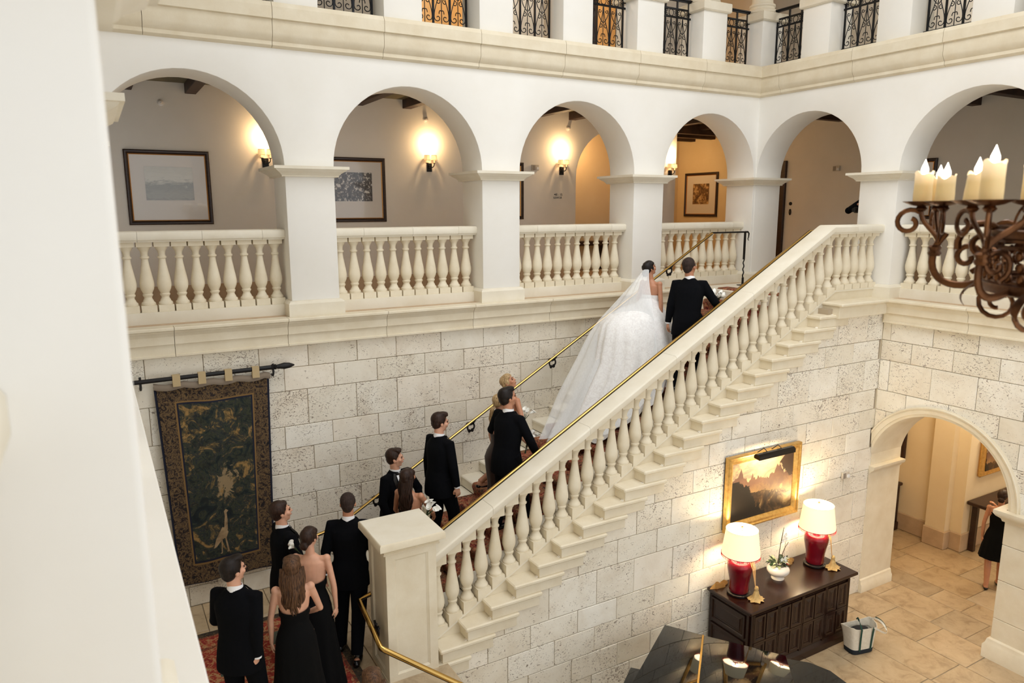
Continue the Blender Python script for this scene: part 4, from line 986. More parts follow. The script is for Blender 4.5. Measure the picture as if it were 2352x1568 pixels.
q0=((7.62,-4.67),(9.17,-4.67),(9.17,-3.525),(7.62,-3.525)); yf=YS-.03
prof=[(0,.0),(0,.06),(.012,.075),(.03,.078),(.045,.06),(.075,.062),(.095,.05),(.125,.03),(.13,.0)]
mb=MB(True); rs=[]
for m_,d in prof: rs.append([(q0[0][0]+m_,yf-d,q0[0][1]+m_),(q0[1][0]-m_,yf-d,q0[1][1]+m_),(q0[2][0]-m_,yf-d,q0[2][1]-m_),(q0[3][0]+m_,yf-d,q0[3][1]-m_)])
vs=[p for r_ in rs for p in r_]; fs=[(i*4+j,i*4+(j+1)%4,(i+1)*4+(j+1)%4,(i+1)*4+j) for i in range(len(rs)-1) for j in range(4)]
mb.add(vs,fs).build('frame','gold',pg,smooth=0)
MB(True).box(q0[0][0]+.02,q0[1][0]-.02,yf,yf+.03,q0[0][1]+.02,q0[2][1]-.02).build('backing','frame',pg)
mb=MB(True); m_=.128; mb.add([(q0[0][0]+m_,yf-.025,q0[0][1]+m_),(q0[1][0]-m_,yf-.025,q0[1][1]+m_),(q0[2][0]-m_,yf-.025,q0[2][1]-m_),(q0[3][0]+m_,yf-.025,q0[3][1]-m_)],[(0,1,2,3)]).build('canvas','landscape',pg,smooth=0)
pl_=athing('picture_light','black tubular picture light clipped over the gilt painting','lamp',(8.35,YS-.2,-3.5))
MB(True).prism([(YS-.33,-3.545),(YS-.33,-3.49),(YS-.30,-3.465),(YS-.25,-3.465),(YS-.225,-3.49),(YS-.225,-3.53)],0,7.97,8.73).build('hood','blackb',pl_)
for x in (8.2,8.5): MB().tube([A3(x,YS-.27,-3.47),A3(x,YS-.2,-3.43),A3(x,YS-.12,-3.50),A3(x,YS-.05,-3.56)],.006,6).build('arm','iron2',pl_)
area('picture_lamp',A3(8.35,YS-.27,-3.56),.62,.03,5.,(1,.78,.48),(R(28),0,0))
# ---------------------------------------------------------------- grand piano
M['piano']=plain('black lacquer',(5,5,6),.04,0.,IOR=1.42)
gp=athing('grand_piano','glossy black grand piano with closed lid at the bottom edge','piano',(6,5.6,FL))
PT=-5.5
# lid: straight left end, spine along the wall side, tail to the right, curved bent side
K=(6.21,6.74); ex=Vector((7.053-6.21,5.46-6.742)).normalized(); ey=Vector((-ex.y,ex.x))*-1
def PP(a,b): v=Vector(K)+ex*a+Vector((-.835,-.55))*b; return (v.x,v.y)
lid=[PP(0,0),PP(1.56,0)]+[PP(1.56+.12*0,0)]
body=[(6.24,6.70),(7.07,5.47),(7.26,5.26),(7.34,5.02),(7.30,4.72),(7.12,4.42),(6.8,4.2),(6.35,4.08),(5.8,4.1),(5.2,4.3),(4.75,4.6),(4.42,5.1),(4.30,5.5)]
def off(poly,d):
    return inset(poly,d)
MB(True).prism(off(body,.02),2,-6.05,PT-.04).build('case','piano',gp)
# main lid panels with hinge line
lidA=[(6.21,6.742),(6.474,6.308),(5.05,5.02),(4.27,5.5)]
lidB=[(6.48,6.30),(7.053,5.46),(6.15,4.4),(5.4,4.62),(5.06,5.01)]
for nm,pg_,z in (('lid_flap',lidA,PT),('lid',lidB,PT)):
    MB(True).prism(pg_,2,z-.035,z).build(nm,'piano',gp,weld=True,bev=.003)
MB(True).prism([(7.045,5.45),(7.24,5.25),(7.32,5.02),(7.28,4.74),(7.1,4.44),(6.78,4.23),(6.35,4.11),(6.16,4.38)],2,PT-.075,PT-.045).build('tail_lid','piano',gp,weld=True,bev=.003)
MB(True).prism([(6.470,6.312),(6.486,6.296),(5.066,4.996),(5.05,5.012)],2,PT-.01,PT+.004).build('hinge','brass',gp)
for x,y in ((6.1,6.3),(6.9,4.9),(4.8,5.2)): MB(True).lathe([(.05,0),(.07,.1),(.06,.3),(.09,.55)],(x,y,FL),16).build('leg','piano',gp)
MB(True).prism([(5.23,6.25),(5.36,6.10),(4.6,5.5),(4.45,5.68)],2,-6.0,PT-.005).build('key_cheek','piano',gp,weld=True,bev=.004)
# ---------------------------------------------------------------- tote bag
M['canvas']=mottled('natural canvas',(212,202,182),(226,218,200),30,.9,.3); M['green']=plain('dark green webbing',(20,62,50),.8); M['navyb']=plain('dark canvas base',(24,34,44),.85); M['darkstuff']=plain('dark clothing in the bag',(28,28,32),.8)
tb=athing('tote_bag','natural canvas tote bag with green straps on the floor beside the chest','bag',(9.52,6.10,FL)); tb.rotation_euler=(0,0,R(-12))
def totering(w,d,z,wob=0,n=32):
    out=[]
    for j in range(n):
        a=2*PI*j/n; c,s_=math.cos(a),math.sin(a); e=.45; x=w*abs(c)**e*(1 if c>0 else -1); y=d*abs(s_)**e*(1 if s_>0 else -1)
        out.append((x*(1+wob*math.sin(3*a)),y*(1+wob*math.cos(2*a+1)),z+wob*.2*math.sin(2*a+.7)))
    return out
MB().rings([totering(.17,.10,.0),totering(.18,.108,.01),totering(.185,.11,.07,.02)]).build('base','navyb',tb,local=True,smooth=60)
MB().rings([totering(.184,.108,.065,.02),totering(.195,.112,.18,.04),totering(.215,.115,.30,.06),totering(.235,.12,.385,.10),totering(.228,.114,.385,.10),totering(.205,.10,.28,.05)],True,False).build('body','canvas',tb,local=True,smooth=60)
MB().sph((-.02,0,.30),(.16,.08,.05),14,8).build('contents','darkstuff',tb,local=True)
def strap(pts,w,parent,m1='green'):
    P=[Vector(p) for p in pts]; mb=MB(); rs=[]
    for i,p in enumerate(P):
        t=(P[min(i+1,len(P)-1)]-P[max(i-1,0)]).normalized(); s_=t.cross(Vector((.0,1,.25))).normalized()
        rs.append([tuple(p-s_*w),tuple(p+s_*w),tuple(p+s_*w+Vector((0,.004,0))),tuple(p-s_*w+Vector((0,.004,0)))])
    return mb.rings(rs).build('strap',m1,parent,local=True,smooth=60)
for x in (-.09,.10): strap([(x*.95,-.118,.06),(x,-.124,.2),(x*1.05,-.132,.32),(x*1.08,-.14,.395)],.013,tb)
strap(bez((-.095,-.13,.39),(-.10,-.10,.50),(-.03,.05,.50),(.03,.09,.40),12),.013,tb); strap(bez((.105,-.14,.39),(.17,-.2,.36),(.30,-.2,.26),(.33,-.14,.30),10)+bez((.33,-.14,.30),(.36,-.06,.36),(.30,.0,.44),(.2,.05,.40),8),.013,tb,'canvas')
strap(bez((.345,-.12,.31),(.36,-.07,.36),(.33,-.02,.41),(.28,.02,.42),8),.009,tb)
# ---------------------------------------------------------------- vestibule behind the archway
wv=athing('wall_vestibule',None,None,(14,8,FL)); tag(wv,'cream plaster vestibule walls seen through the archway',kind='structure')
M['vest']=mottled('cream vestibule plaster',(232,212,174),(238,220,186),1.5,.85,.05,'World',False)
def vbox(x0,x1,y0,y1): 
    MB(True).box(x0,x1,y0,y1,FL,-1.9).build('plaster','vest',wv); MB(True).bbox(x0-.03,x1+.03,y0-.03,y1+.03,FL,-6.22,.015).build('stone_base','baseb',wv)
vbox(14.07,14.4,7.70,9.8); vbox(13.90,14.5,7.36,7.74); vbox(14.08,17.5,7.14,7.42)
vbox(17.3,17.5,-1,7.2); vbox(XB+.86,14.3,9.7,9.9)
MB(True).box(XB+.4,17.6,-1.5,10,-1.9,-1.75).build('vestibule_ceiling','vest',wv)
MB(True).box(XB+.83,XB+.9,7.28,9.9,FL,-1.9).build('plaster','vest',wv)
MB(True).box(XB+.5,XB+.9,-1.5,ac-1.12,FL,-1.9).build('plaster','vest',wv)
point('vestibule_lamp',A3(12.9,6.6,-2.6),42,(1,.84,.62),.3); point('vestibule_lamp',A3(15.6,6.3,-3.2),40,(1,.84,.62),.25)
hc=athing('hall_cabinet','dark wooden cabinet in the vestibule behind the archway jamb','cabinet',(13.75,9,FL))
MB(True).bbox(13.42,14.02,8.33,9.6,-5.62,-5.56,.012).build('top','doorw',hc); MB(True).box(13.48,14.02,8.39,9.55,FL+.15,-5.62).build('body','doorw',hc); MB(True).bbox(13.44,14.02,8.35,9.58,FL,FL+.17,.012).build('plinth','doorw',hc)
hp=athing('framed_picture','dark framed picture above the vestibule cabinet','picture',(14.05,8.7,-4.7))
MB(True).bbox(14.0,14.07,8.36,9.3,-5.07,-4.2,.012).build('frame','doorw',hp); MB(True).box(13.99,14.0,8.44,9.2,-4.99,-4.28).build('canvas','sepia',hp)
gm_=athing('framed_picture','ornate gilt picture beyond the archway above the wall table','picture',(14.8,7.1,-4.8))
MB(True).bbox(14.40,15.5,7.06,7.14,-5.12,-4.35,.03).build('frame','gold',gm_); MB(True).box(14.52,15.38,7.05,7.06,-5.0,-4.47).build('canvas','landscape',gm_)
wt=athing('wall_table','wooden console table against the vestibule wall beside the woman','table',(14.8,6.95,FL))
MB(True).bbox(14.15,15.6,6.72,7.13,-5.62,-5.55,.012).build('top','doorw',wt)
for x in (14.3,15.4): MB(True).box(x,x+.08,7.0,7.1,FL,-5.62).build('leg','doorw',wt)
# ---------------------------------------------------------------- chandelier
M['bronze']=mottled('aged bronze iron',(58,36,22),(128,84,50),7,.32,.25,'Object',True,.85,bs=25)
def waxmat():
    n=NM('lit wax'); sp=n.n('ShaderNodeSeparateXYZ'); n.l(n.co('Object'),sp.inputs[0])
    g=n.ramp(sp.outputs[2],[(.06,(.10,.075,.035,1)),(.14,(1.0,.80,.56,1))])
    n.set(Base_Color=lin((238,208,150)),Roughness=.5,Emission_Color=g,Emission_Strength=.55,Subsurface_Weight=.3,Subsurface_Radius=(.02,.012,.006)); return n.m
M['wax']=waxmat(); M['flame']=plain('flame bulb',(255,250,235),.5,Emission_Color=(1,.93,.78,1),Emission_Strength=4)
CH=(2.83,1.0,6.0)
ch=thing('chandelier','large bronze scroll chandelier with lit candles at the right edge','chandelier',CH)
def cp(a,r,z): return (r*math.sin(R(a)),r*math.cos(R(a)),z)
def ringtube(r,z,t,nm,fl=1.): 
    MB().tube([(r*math.cos(2*PI*j/48),r*math.sin(2*PI*j/48),z) for j in range(48)],t,8,closed=True,flat=fl,upv=(0,0,1)).build(nm,'bronze',ch,local=True)
ringtube(.415,-.255,.014,'lower_ring',1.4); ringtube(.405,-.235,.009,'lower_ring'); ringtube(.405,-.085,.010,'upper_ring',1.6); ringtube(.385,-.07,.006,'upper_ring'); ringtube(.41,-.125,.007,'upper_ring')
mb=MB(); mb.rings([[(rr*math.cos(2*PI*j/48),rr*math.sin(2*PI*j/48),z) for j in range(48)] for rr,z in ((.40,-.06),(.398,-.11),(.385,-.11),(.385,-.06))],True,False); mb.build('band','bronze',ch,local=True)
mb=MB(); mb.rings([[(rr*math.cos(2*PI*j/48),rr*math.sin(2*PI*j/48),z) for j in range(48)] for rr,z in ((.40,-.25),(.2,-.29),(.05,-.34),(.01,-.36))],True,False); mb.build('dish','bronze',ch,local=True)
flo=MB(); rc=random.Random(9)
for row,(zz,nn) in enumerate(((-.15,44),(-.185,46),(-.22,48))):
    for k in range(nn):
        a=360*(k+.5*(row%2))/nn; c=cp(a,.408,zz)
        flo.sph(c,(.013,.013,.017),6,4)
        if k%2==0: flo.tube([cp(a-2,.41,zz+.016),cp(a,.42,zz+.02),cp(a+3,.41,zz+.008)],.004,4)
fo=flo.build('basket_ornament','bronze',ch,local=True,smooth=60); fo['kind']='stuff'
def plane_curve(a,pts,n=9):      # pts (r,z) bezier in the vertical plane at azimuth a
    return [cp(a,r_,z_) for r_,_,z_ in bez(*[(p[0],0,p[1]) for p in pts],n)]
def spr(a,r0,z0,ra,rb,t0,tu,n=16): return [cp(a,r0+(ra+(rb-ra)*k/n)*math.cos(t0+tu*2*PI*k/n),z0+(ra+(rb-ra)*k/n)*math.sin(t0+tu*2*PI*k/n)) for k in range(n+1)]
def candle(a,R0,ofs,ro,hh,tilt=0,dz=0):
    c=cp(a,R0,0); x=c[0]+ro*math.sin(R(ofs)); y=c[1]+ro*math.cos(R(ofs))
    z0=.02+dz; n=24
    mb=MB(); mb.lathe([(.012,-.022),(.02,-.012),(.014,-.004),(.035,.0),(.062,.012),(.064,.014),(.034,.006),(.001,.006)],(x,y,z0-.012),n); tr=mb.build('drip_pan','bronze',ch,local=True,smooth=60)
    rs=[]; rw=random.Random(int(a*7+ofs)); ph=rw.random()*6
    for i,(rr,z) in enumerate(((.030,0),(.0305,.03),(.0295,hh*.6),(.0295,hh*.96),(.031,hh),(.026,hh+.001),(.022,hh-.012),(.002,hh-.014))):
        rs.append([(rr*(1+.03*math.sin(3*2*PI*j/n+ph))*math.cos(2*PI*j/n)+tilt*z,rr*(1+.03*math.cos(2*2*PI*j/n+ph))*math.sin(2*PI*j/n),z+(0.006*math.sin(2*PI*j/n*2+ph)+.004*math.sin(5*2*PI*j/n) if 3<=i<=5 else 0)) for j in range(n)])
    me=MB().rings(rs).build('candle','wax',None,link=False,smooth=60); cd=link_obj('candle',me,ch,(x,y,z0-.003))
    MB().lathe([(.003,hh-.016),(.008,hh-.004),(.0125,hh+.008),(.012,hh+.017),(.0065,hh+.032),(.002,hh+.044),(.0004,hh+.049)],(tilt*hh,0,0),12).build('flame','flame',cd,local=True,smooth=80)
    return (x,y,z0-.03)
arms=[(296,.49,0,[(254,.095,.112,0),(17,.09,.088,.15),(135,.09,.10,0)]),(345,.55,0,[(250,.085,.088,0),(330,.085,.105,.0),(35,.085,.088,0)])]+[(a,.53,0,[(a-95,.085,.1,0),(a+25,.085,.09,0),(a+145,.085,.11,0)]) for a in (45,105,165,225)]
for a,R0,_,cs in arms:
    # main S arm
    c=plane_curve(a,[(.40,-.24),(.47,-.30),(R0+.05,-.29),(R0+.035,-.17)],12)+plane_curve(a,[(R0+.035,-.17),(R0+.03,-.12),(R0+.0,-.10),(R0,-.09)],5)[1:]
    MB().tube(c,.0085,8,flat=1.5).build('arm','bronze',ch,local=True)
    MB().tube(spr(a,.475,-.175,.055,.012,-1.9,-1.25,18),.0075,8,flat=1.3).build('arm_scroll','bronze',ch,local=True)
    MB().lathe([(.018,-.02),(.024,-.01),(.018,0),(.024,.012),(.016,.02)],cp(a,R0+.03,-.155),12).build('collar','bronze',ch,local=True)
    base=Vector(cp(a,R0+.02,-.125))
    for ofs,ro,hh,tl in cs:
        e=Vector(candle(a,R0,ofs,ro,hh,tl)); d=(e-base); d.z=0; dl=d.length or .01; dn=d/dl
        P=[base,base+dn*.01+Vector((0,0,.04)),e+dn*.0+Vector((0,0,-.05)),e]
        MB().tube([tuple(P[0]*(1-t)**3+P[1]*3*(1-t)**2*t+P[2]*3*(1-t)*t*t+P[3]*t**3) for t in [k/8 for k in range(9)]],.0075,8,flat=1.4).build('branch','bronze',ch,local=True)
        cc=e+dn*.035+Vector((0,0,-.045)); q=[]
        for k in range(19):
            t=k/18; rr=.05-.034*t; an=2.3-t*6.6; q.append(tuple(cc+dn*rr*math.cos(an)+Vector((0,0,rr*math.sin(an)))))
        MB().tube(q,.0065,7,flat=1.4).build('candle_scroll','bronze',ch,local=True)
    # big side scroll and leaf
    MB().tube(spr(a+24,.43,-.115,.075,.02,-.3,1.3,22),.010,8,flat=1.5).build('rim_scroll','bronze',ch,local=True)
    MB().tube(spr(a-4,.36,-.325,.062,.018,.6,-1.35,20),.0075,8,flat=1.3).build('foot_scroll','bronze',ch,local=True)
    lf_=MB(); rs=[]
    for k in range(8):
        t=k/7; c=Vector(cp(a-10,.42+.03*math.sin(t*3)+.03*t,-.25-.11*t+.02*t*t)); s_=Vector(cp(a+80,1,0)); ww=.018*math.sin(PI*min(.95,.15+t*.85)); rs.append([tuple(c-s_*ww),tuple(c+Vector(cp(a,.006,.004))),tuple(c+s_*ww)])
    lf_.rings(rs,False,False).build('leaf','bronze',ch,local=True,smooth=60)
# hanging chains
def chain(a,r0,z0,r1,z1):
    n=int(math.hypot(r1-r0,z1-z0)/.058); 
    for k in range(n):
        t=(k+.5)/n; c=Vector(cp(a,r0+(r1-r0)*t,z0+(z1-z0)*t)); d=(Vector(cp(a,r1,z1))-Vector(cp(a,r0,z0))).normalized(); s_=(Vector((0,0,1)).cross(d)).normalized() if k%2 else d.cross(Vector((0,0,1)).cross(d)).normalized()
        MB().tube([tuple(c+d*.038*math.cos(q*PI/6)+s_*.014*math.sin(q*PI/6)) for q in range(12)],.0042,5,closed=True).build('chain_link','bronze',ch,local=True)
for a in (300,60,180): chain(a,.40,-.06,.03,1.0)
MB().tube([(0,0,1.0),(0,0,4.5)],.012,8).build('rod','bronze',ch,local=True)
# ---------------------------------------------------------------- people
def skinmat(name,c):
    n=NM(name); f=n.noise(n.co('Object'),14,3,.5)
    n.set(Base_Color=n.ramp(f,[(.3,lin(tuple(int(v*.95) for v in c))),(.7,lin(c))]),Roughness=.5,Subsurface_Weight=.12,Subsurface_Radius=(.012,.005,.003)); return n.m
M['skinA']=skinmat('fair skin',(222,168,138)); M['skinB']=skinmat('tan skin',(198,140,108)); M['skinC']=skinmat('olive skin',(186,130,98))
M['suit']=plain('black tuxedo wool',(8,9,13),.95,Specular_IOR_Level=.12); M['satin']=plain('black satin',(9,9,12),.35); M['blackdress']=plain('black crepe dress',(8,8,9),.9,Specular_IOR_Level=.15); M['browndress']=plain('dark brown satin dress',(52,36,32),.45)
M['shoe']=plain('black leather shoe',(8,8,9),.25); M['eye']=plain('dark eye',(30,20,16),.2); M['lip']=plain('lips',(176,92,84),.5)
def hairmat(name,c1,c2,rough=.42):
    n=NM(name); v=n.co('Object',(9,9,.9)); f=n.noise(v,11,4,.6,.3)
    n.set(Base_Color=n.ramp(f,[(.32,lin(c1)),(.62,lin(c2))]),Roughness=rough,Specular_IOR_Level=.25); n.bump(n.noise(n.co('Object',(14,14,1.2)),18,3,.6),.5,.004); return n.m
M['h_black']=hairmat('near black hair',(14,10,9),(34,24,20)); M['h_dark']=hairmat('dark brown hair',(26,16,12),(58,38,28)); M['h_brown']=hairmat('brown wavy hair',(30,19,14),(106,74,50)); M['h_blond']=hairmat('blond hair',(120,92,60),(206,176,130)); M['h_short']=hairmat('cropped dark hair',(34,26,24),(62,48,42),.8)
def unit(v): v=Vector(v); return v.normalized() if v.length>1e-9 else Vector((0,0,1))
def ik(a,b,l1,l2,pole):
    a,b=Vector(a),Vector(b); d=b-a; L=min(d.length,(l1+l2)*.995); d.normalize(); b=a+d*L
    x=(l1*l1-l2*l2+L*L)/(2*L); h=math.sqrt(max(0,l1*l1-x*x)); p=Vector(pole); p=(p-d*p.dot(d)).normalized()
    return a+d*x+p*h,b
def rmesh(me_mb,name,mat,parent,vox,sm=.6,it=4,xf=None):
    """closed union of the pieces of a mesh builder, as one continuous surface"""
    vs=[tuple(xf(Vector(p))) for p in me_mb.v] if xf else me_mb.v
    o=ORG.get(parent.name,(0,0,0)); vs=[(p[0]-o[0],p[1]-o[1],p[2]-o[2]) for p in vs]
    me=bpy.data.meshes.new(name); me.from_pydata(vs,[],me_mb.f)
    bm=bmesh.new(); bm.from_mesh(me); bmesh.ops.recalc_face_normals(bm,faces=bm.faces); bm.to_mesh(me); bm.free()
    ob=bpy.data.objects.new(name,me); COL.objects.link(ob)
    md=ob.modifiers.new('r','REMESH'); md.mode='VOXEL'; md.voxel_size=vox; md.use_smooth_shade=True
    if it: s_=ob.modifiers.new('s','SMOOTH'); s_.factor=sm; s_.iterations=it
    dg=bpy.context.evaluated_depsgraph_get(); m2=bpy.data.meshes.new_from_object(ob.evaluated_get(dg)); bpy.data.objects.remove(ob)
    m2.materials.clear(); m2.materials.append(M[mat]); m2.polygons.foreach_set('use_smooth',[True]*len(m2.polygons)); m2.name=name
    return link_obj(name,m2,parent)
def xbuild(mb,name,mat,parent,xf,smooth=50):
    mb.v=[tuple(xf(Vector(p))) for p in mb.v]; return mb.build(name,mat,parent,smooth=smooth)
def ell(mb,c,r,Mx=None,nu=14,nv=9):
    t=MB().sph((0,0,0),r,nu,nv); c=Vector(c)
    mb.add([tuple(c+(Mx@Vector(p) if Mx else Vector(p))) for p in t.v],t.f)
def hand(mb,w,d,n,s_=1.,curl=.35,side=1,spread=.1):
    """w wrist, d forward direction, n palm normal"""
    d=unit(d); n=unit(Vector(n)-d*Vector(n).dot(d)); x=d.cross(n)*side
    B=Matrix((x,d,n)).transposed(); P=lambda a,b,c: Vector(w)+B@Vector((a*s_,b*s_,c*s_))
    ell(mb,P(0,.045,.0),(.038*s_,.052*s_,.016*s_),B,12,8)
    L=(.066,.078,.074,.058)
    for i in range(4):
        a=-.028+.0187*i; p=P(a,.075,0); ang=0; pts=[P(a*.8,.05,0),p]; rr=[.010*s_,.0098*s_]; q=(a,.08,0)
        for k,f in enumerate((.45,.3,.25)):
            ang+=curl*(1.0+.1*i); l=L[i]*f; q=(q[0]+(a*spread)*f,q[1]+l*math.cos(ang),q[2]+l*math.sin(ang)); pts.append(P(*q)); rr.append((.0092-.0009*k)*s_)
        mb.tube([tuple(p_) for p_ in pts],rr,8)
        ell(mb,pts[-1],(rr[-1],)*3,None,8,6)
    pts=[P(-.02,.015,.004),P(-.045,.04,.014),P(-.054,.065,.024),P(-.05,.088,.032)]
    mb.tube([tuple(p_) for p_ in pts],[.014*s_,.0115*s_,.010*s_,.0085*s_],8); ell(mb,pts[-1],(.0085*s_,)*3,None,8,6)
def person(label,x,y,zf,face,h=1.8,sex='m',skin='skinA',hair='h_dark',hstyle='short',lean=0.,side=0.,hyaw=0.,hpitch=0.,hroll=0.,
           armL=None,armR=None,feet=None,out='suit',group=None,curlL=.35,curlR=.35,zloc=None,dressz=1.24,twist=0.):
    """x,y,zf in building modules; face = heading in degrees from +X, counter-clockwise"""
    loc=A3(x,y,zf); r=thing('person',label,'person',loc,0,group); s=h/1.8
    Rz=Matrix.Rotation(R(face-90),3,'Z'); L0=Vector(loc)
    W=lambda p: L0+Rz@(Vector(p)*s)
    f=sex=='f'
    piv=Vector((0,0,.98)); RT=Matrix.Rotation(R(twist),3,'Z')@Matrix.Rotation(R(side),3,'Y')@Matrix.Rotation(-R(lean),3,'X')
    T=lambda p: piv+RT@(Vector(p)-piv)
    shx=.162 if f else .172
    S={1:T((shx,0,1.44)),-1:T((-shx,0,1.44))}
    feet=feet or [(-.10,.02,0),(.10,-.04,0)]
    dflt={1:(.225,.05,.86),-1:(-.225,.05,.86)}
    A={}
    for sd,a in ((-1,armL),(1,armR)):
        tgt=Vector(a[0]) if a else Vector(dflt[sd]); pole=Vector(a[1]) if a else Vector((sd*.5,-1,0)); hd=Vector(a[2]) if a and len(a)>2 else None
        e,wr=ik(S[sd],tgt,.295,.262,pole); A[sd]=(S[sd],e,wr,hd or (wr-e))
    hip={-1:Vector((-.09,0,.95)),1:Vector((.09,0,.95))}; Lg={}
    for sd,ft in ((-1,feet[0]),(1,feet[1])):
        ank=Vector(ft)+Vector((0,-.03,.085)); k,a_=ik(hip[sd],ank,.45,.43,(sd*.1,1,0)); Lg[sd]=(hip[sd],k,a_,Vector(ft))
    # --- head frame
    nb=T((0,-.015,1.48)); HR=Matrix.Rotation(R(hyaw),3,'Z')@Matrix.Rotation(R(hroll),3,'Y')@Matrix.Rotation(-R(hpitch),3,'X')
    hc=nb+Vector((0,.02,.075))+HR@Vector((0,.0,.115)); Hd=lambda p: hc+HR@Vector(p)
    body=MB()
    # torso
    if f: tr=[(.80,.165,.11,-.01),(.92,.178,.122,-.02),(1.0,.16,.115,-.01),(1.10,.125,.095,0),(1.17,.125,.095,.005),(1.26,.142,.112,.012),(1.34,.15,.105,.005),(1.41,.15,.08,-.01),(1.455,.10,.062,-.012),(1.49,.055,.05,-.012)]
    else: tr=[(.82,.155,.11,-.01),(.95,.155,.11,-.01),(1.10,.14,.10,0),(1.25,.155,.11,.0),(1.36,.155,.095,-.004),(1.42,.11,.075,-.01),(1.49,.062,.055,-.012)]
    n=20; rs=[]
    for z,rx,ry,yo in tr:
        rs.append([tuple(T((rx*math.cos(2*PI*j/n),yo+ry*math.sin(2*PI*j/n),z))) for j in range(n)])
    body.rings(rs)
    nr=.047 if f else .058
    body.tube([tuple(T((0,-.01,1.44))),tuple(nb),tuple(Hd((0,-.02,-.06)))],[nr*1.25,nr,nr],14)
    if f:
        for sd in (-1,1): ell(body,T((sd*.068,.085,1.285)),(.058,.05,.058))
    for sd in (-1,1):
        a,e,wr,hd=A[sd]; k=.82 if f else .9; ks=1. if f else .72
        body.tube([tuple(T((sd*.10,-.005,1.43 if f else 1.415))),tuple(a+(Vector() if f else Vector((-sd*.01,0,-.025)))),tuple(a.lerp(e,.35)),tuple(e),tuple(e.lerp(wr,.25)),tuple(wr)],[.05*k*ks,.05*k*ks,.044*k,.037*k,.038*k,.025*k],12)
        ell(body,a+(Vector() if f else Vector((-sd*.012,0,-.03))),(.052*k*ks,)*3); ell(body,e,(.038*k,)*3)
        hand(body,wr-(wr-e).normalized()*.005,hd,(-sd*1.,.25,0),.95 if not f else .85,curlR if sd==1 else curlL,sd)
        hp,kn,an,ft=Lg[sd]
        body.tube([tuple(hp+Vector((0,0,.03))),tuple(hp.lerp(kn,.4)),tuple(kn),tuple(kn.lerp(an,.3)+Vector((0,-.012,0))),tuple(an)],[.088,.076,.053,.053,.036],12)
        ell(body,ft+Vector((0,.05,.035)),(.04,.10,.03)); ell(body,ft+Vector((0,-.03,.05)),(.035,.045,.05))
    # head
    hs=.955 if f else 1.
    def he(c,r_,M_=None): ell(body,Hd(Vector(c)*hs),tuple(v*hs for v in r_),HR if M_ is None else HR@M_,16,11)
    he((0,-.014,.028),(.075,.094,.087)); he((0,.022,-.03),(.060,.066,.078)); he((0,.048,-.092),(.028,.028,.022)); he((0,.018,-.075),(.05,.052,.034))
    he((0,.086,.018),(.046,.012,.010)); he((0,.092,-.010),(.009,.014,.028)); he((0,.102,-.026),(.0125,.016,.011))
    he((0,.083,-.060),(.022,.010,.009)); he((0,.080,-.05),(.03,.012,.018))
    for sd in (-1,1): he((sd*.076,-.006,-.014),(.009,.020,.031),Matrix.Rotation(sd*.25,3,'Z')); he((sd*.045,.06,-.025),(.022,.022,.022))
    bo=rmesh(body,'body',skin,r,.0085*s,.5,2,W)
    for sd in (-1,1):
        ey=MB(); ell(ey,Hd((sd*.030*hs,.0835*hs,.002)),(.012,.007,.0065),HR,8,6)
        xbuild(ey,'eye','eye',bo,W)
    for sd in (-1,1):
        eb=MB().tube([tuple(Hd((sd*.014,.094*hs,.020))),tuple(Hd((sd*.03,.092*hs,.026))),tuple(Hd((sd*.048,.078*hs,.020)))],[.003,.0035,.002],5)
        xbuild(eb,'eyebrow',hair if hair!='h_blond' else 'h_brown',bo,W)
    lp=MB(); ell(lp,Hd((0,.0905*hs,-.060*hs)),(.019,.0055,.0062),HR,10,6); xbuild(lp,'lips','lip',bo,W)
    # --- hair
    rh=random.Random(hash(label)%1000 if False else len(label)*7+int(x*100)); hm=MB()
    def hh(c,r_,M_=None): ell(hm,Hd(Vector(c)*hs),tuple(v*hs for v in r_),HR if M_ is None else HR@M_,16,11)
    if hstyle in('short','crop','swept'):
        g=.004 if hstyle=='crop' else .010
        hh((0,-.026,.042),(.076+g,.088+g,.080+g)); hh((0,-.052,.0),(.066+g,.056+g,.072+g)); hh((0,-.072,-.04),(.050,.026,.04))
        for sd in (-1,1): hh((sd*.066,-.008,.022),(.014+g*.5,.035,.038)); hh((sd*.071,.012,.005),(.007,.012,.028))
        if hstyle=='swept':
            hh((.008,.045,.098),(.056,.046,.026),Matrix.Rotation(.25,3,'X')); hh((.012,.022,.112),(.052,.06,.02)); hh((.0,-.05,.09),(.062,.05,.034)); hh((.03,.062,.088),(.03,.026,.018))
        if hstyle=='short': hh((0,.035,.085),(.054,.042,.026)); hh((.015,.055,.078),(.036,.022,.014))
        rmesh(hm,'hair',hair,r,.0075*s,.4,2,W)
    elif hstyle in('bun','low','part'):
        hh((0,-.024,.034),(.083,.092,.082)); hh((0,-.05,-.005),(.072,.058,.066)); 
        hh((0,.036,.078),(.058,.044,.030)); hh((0,.010,.085),(.066,.060,.036))
        for sd in (-1,1): hh((sd*.042,.036,.060),(.036,.044,.036)); hh((sd*.070,.0,.005),(.014,.04,.045))
        if hstyle=='bun':
            for k in range(7): a=k*2*PI/6; hh((.030*math.cos(a),-.112,-.050+.026*math.sin(a)),(.026,.024,.022))
            hh((0,-.118,-.05),(.034,.028,.032)); hh((0,-.085,-.05),(.046,.03,.032))
        rmesh(hm,'hair',hair,r,.0075*s,.4,2,W)
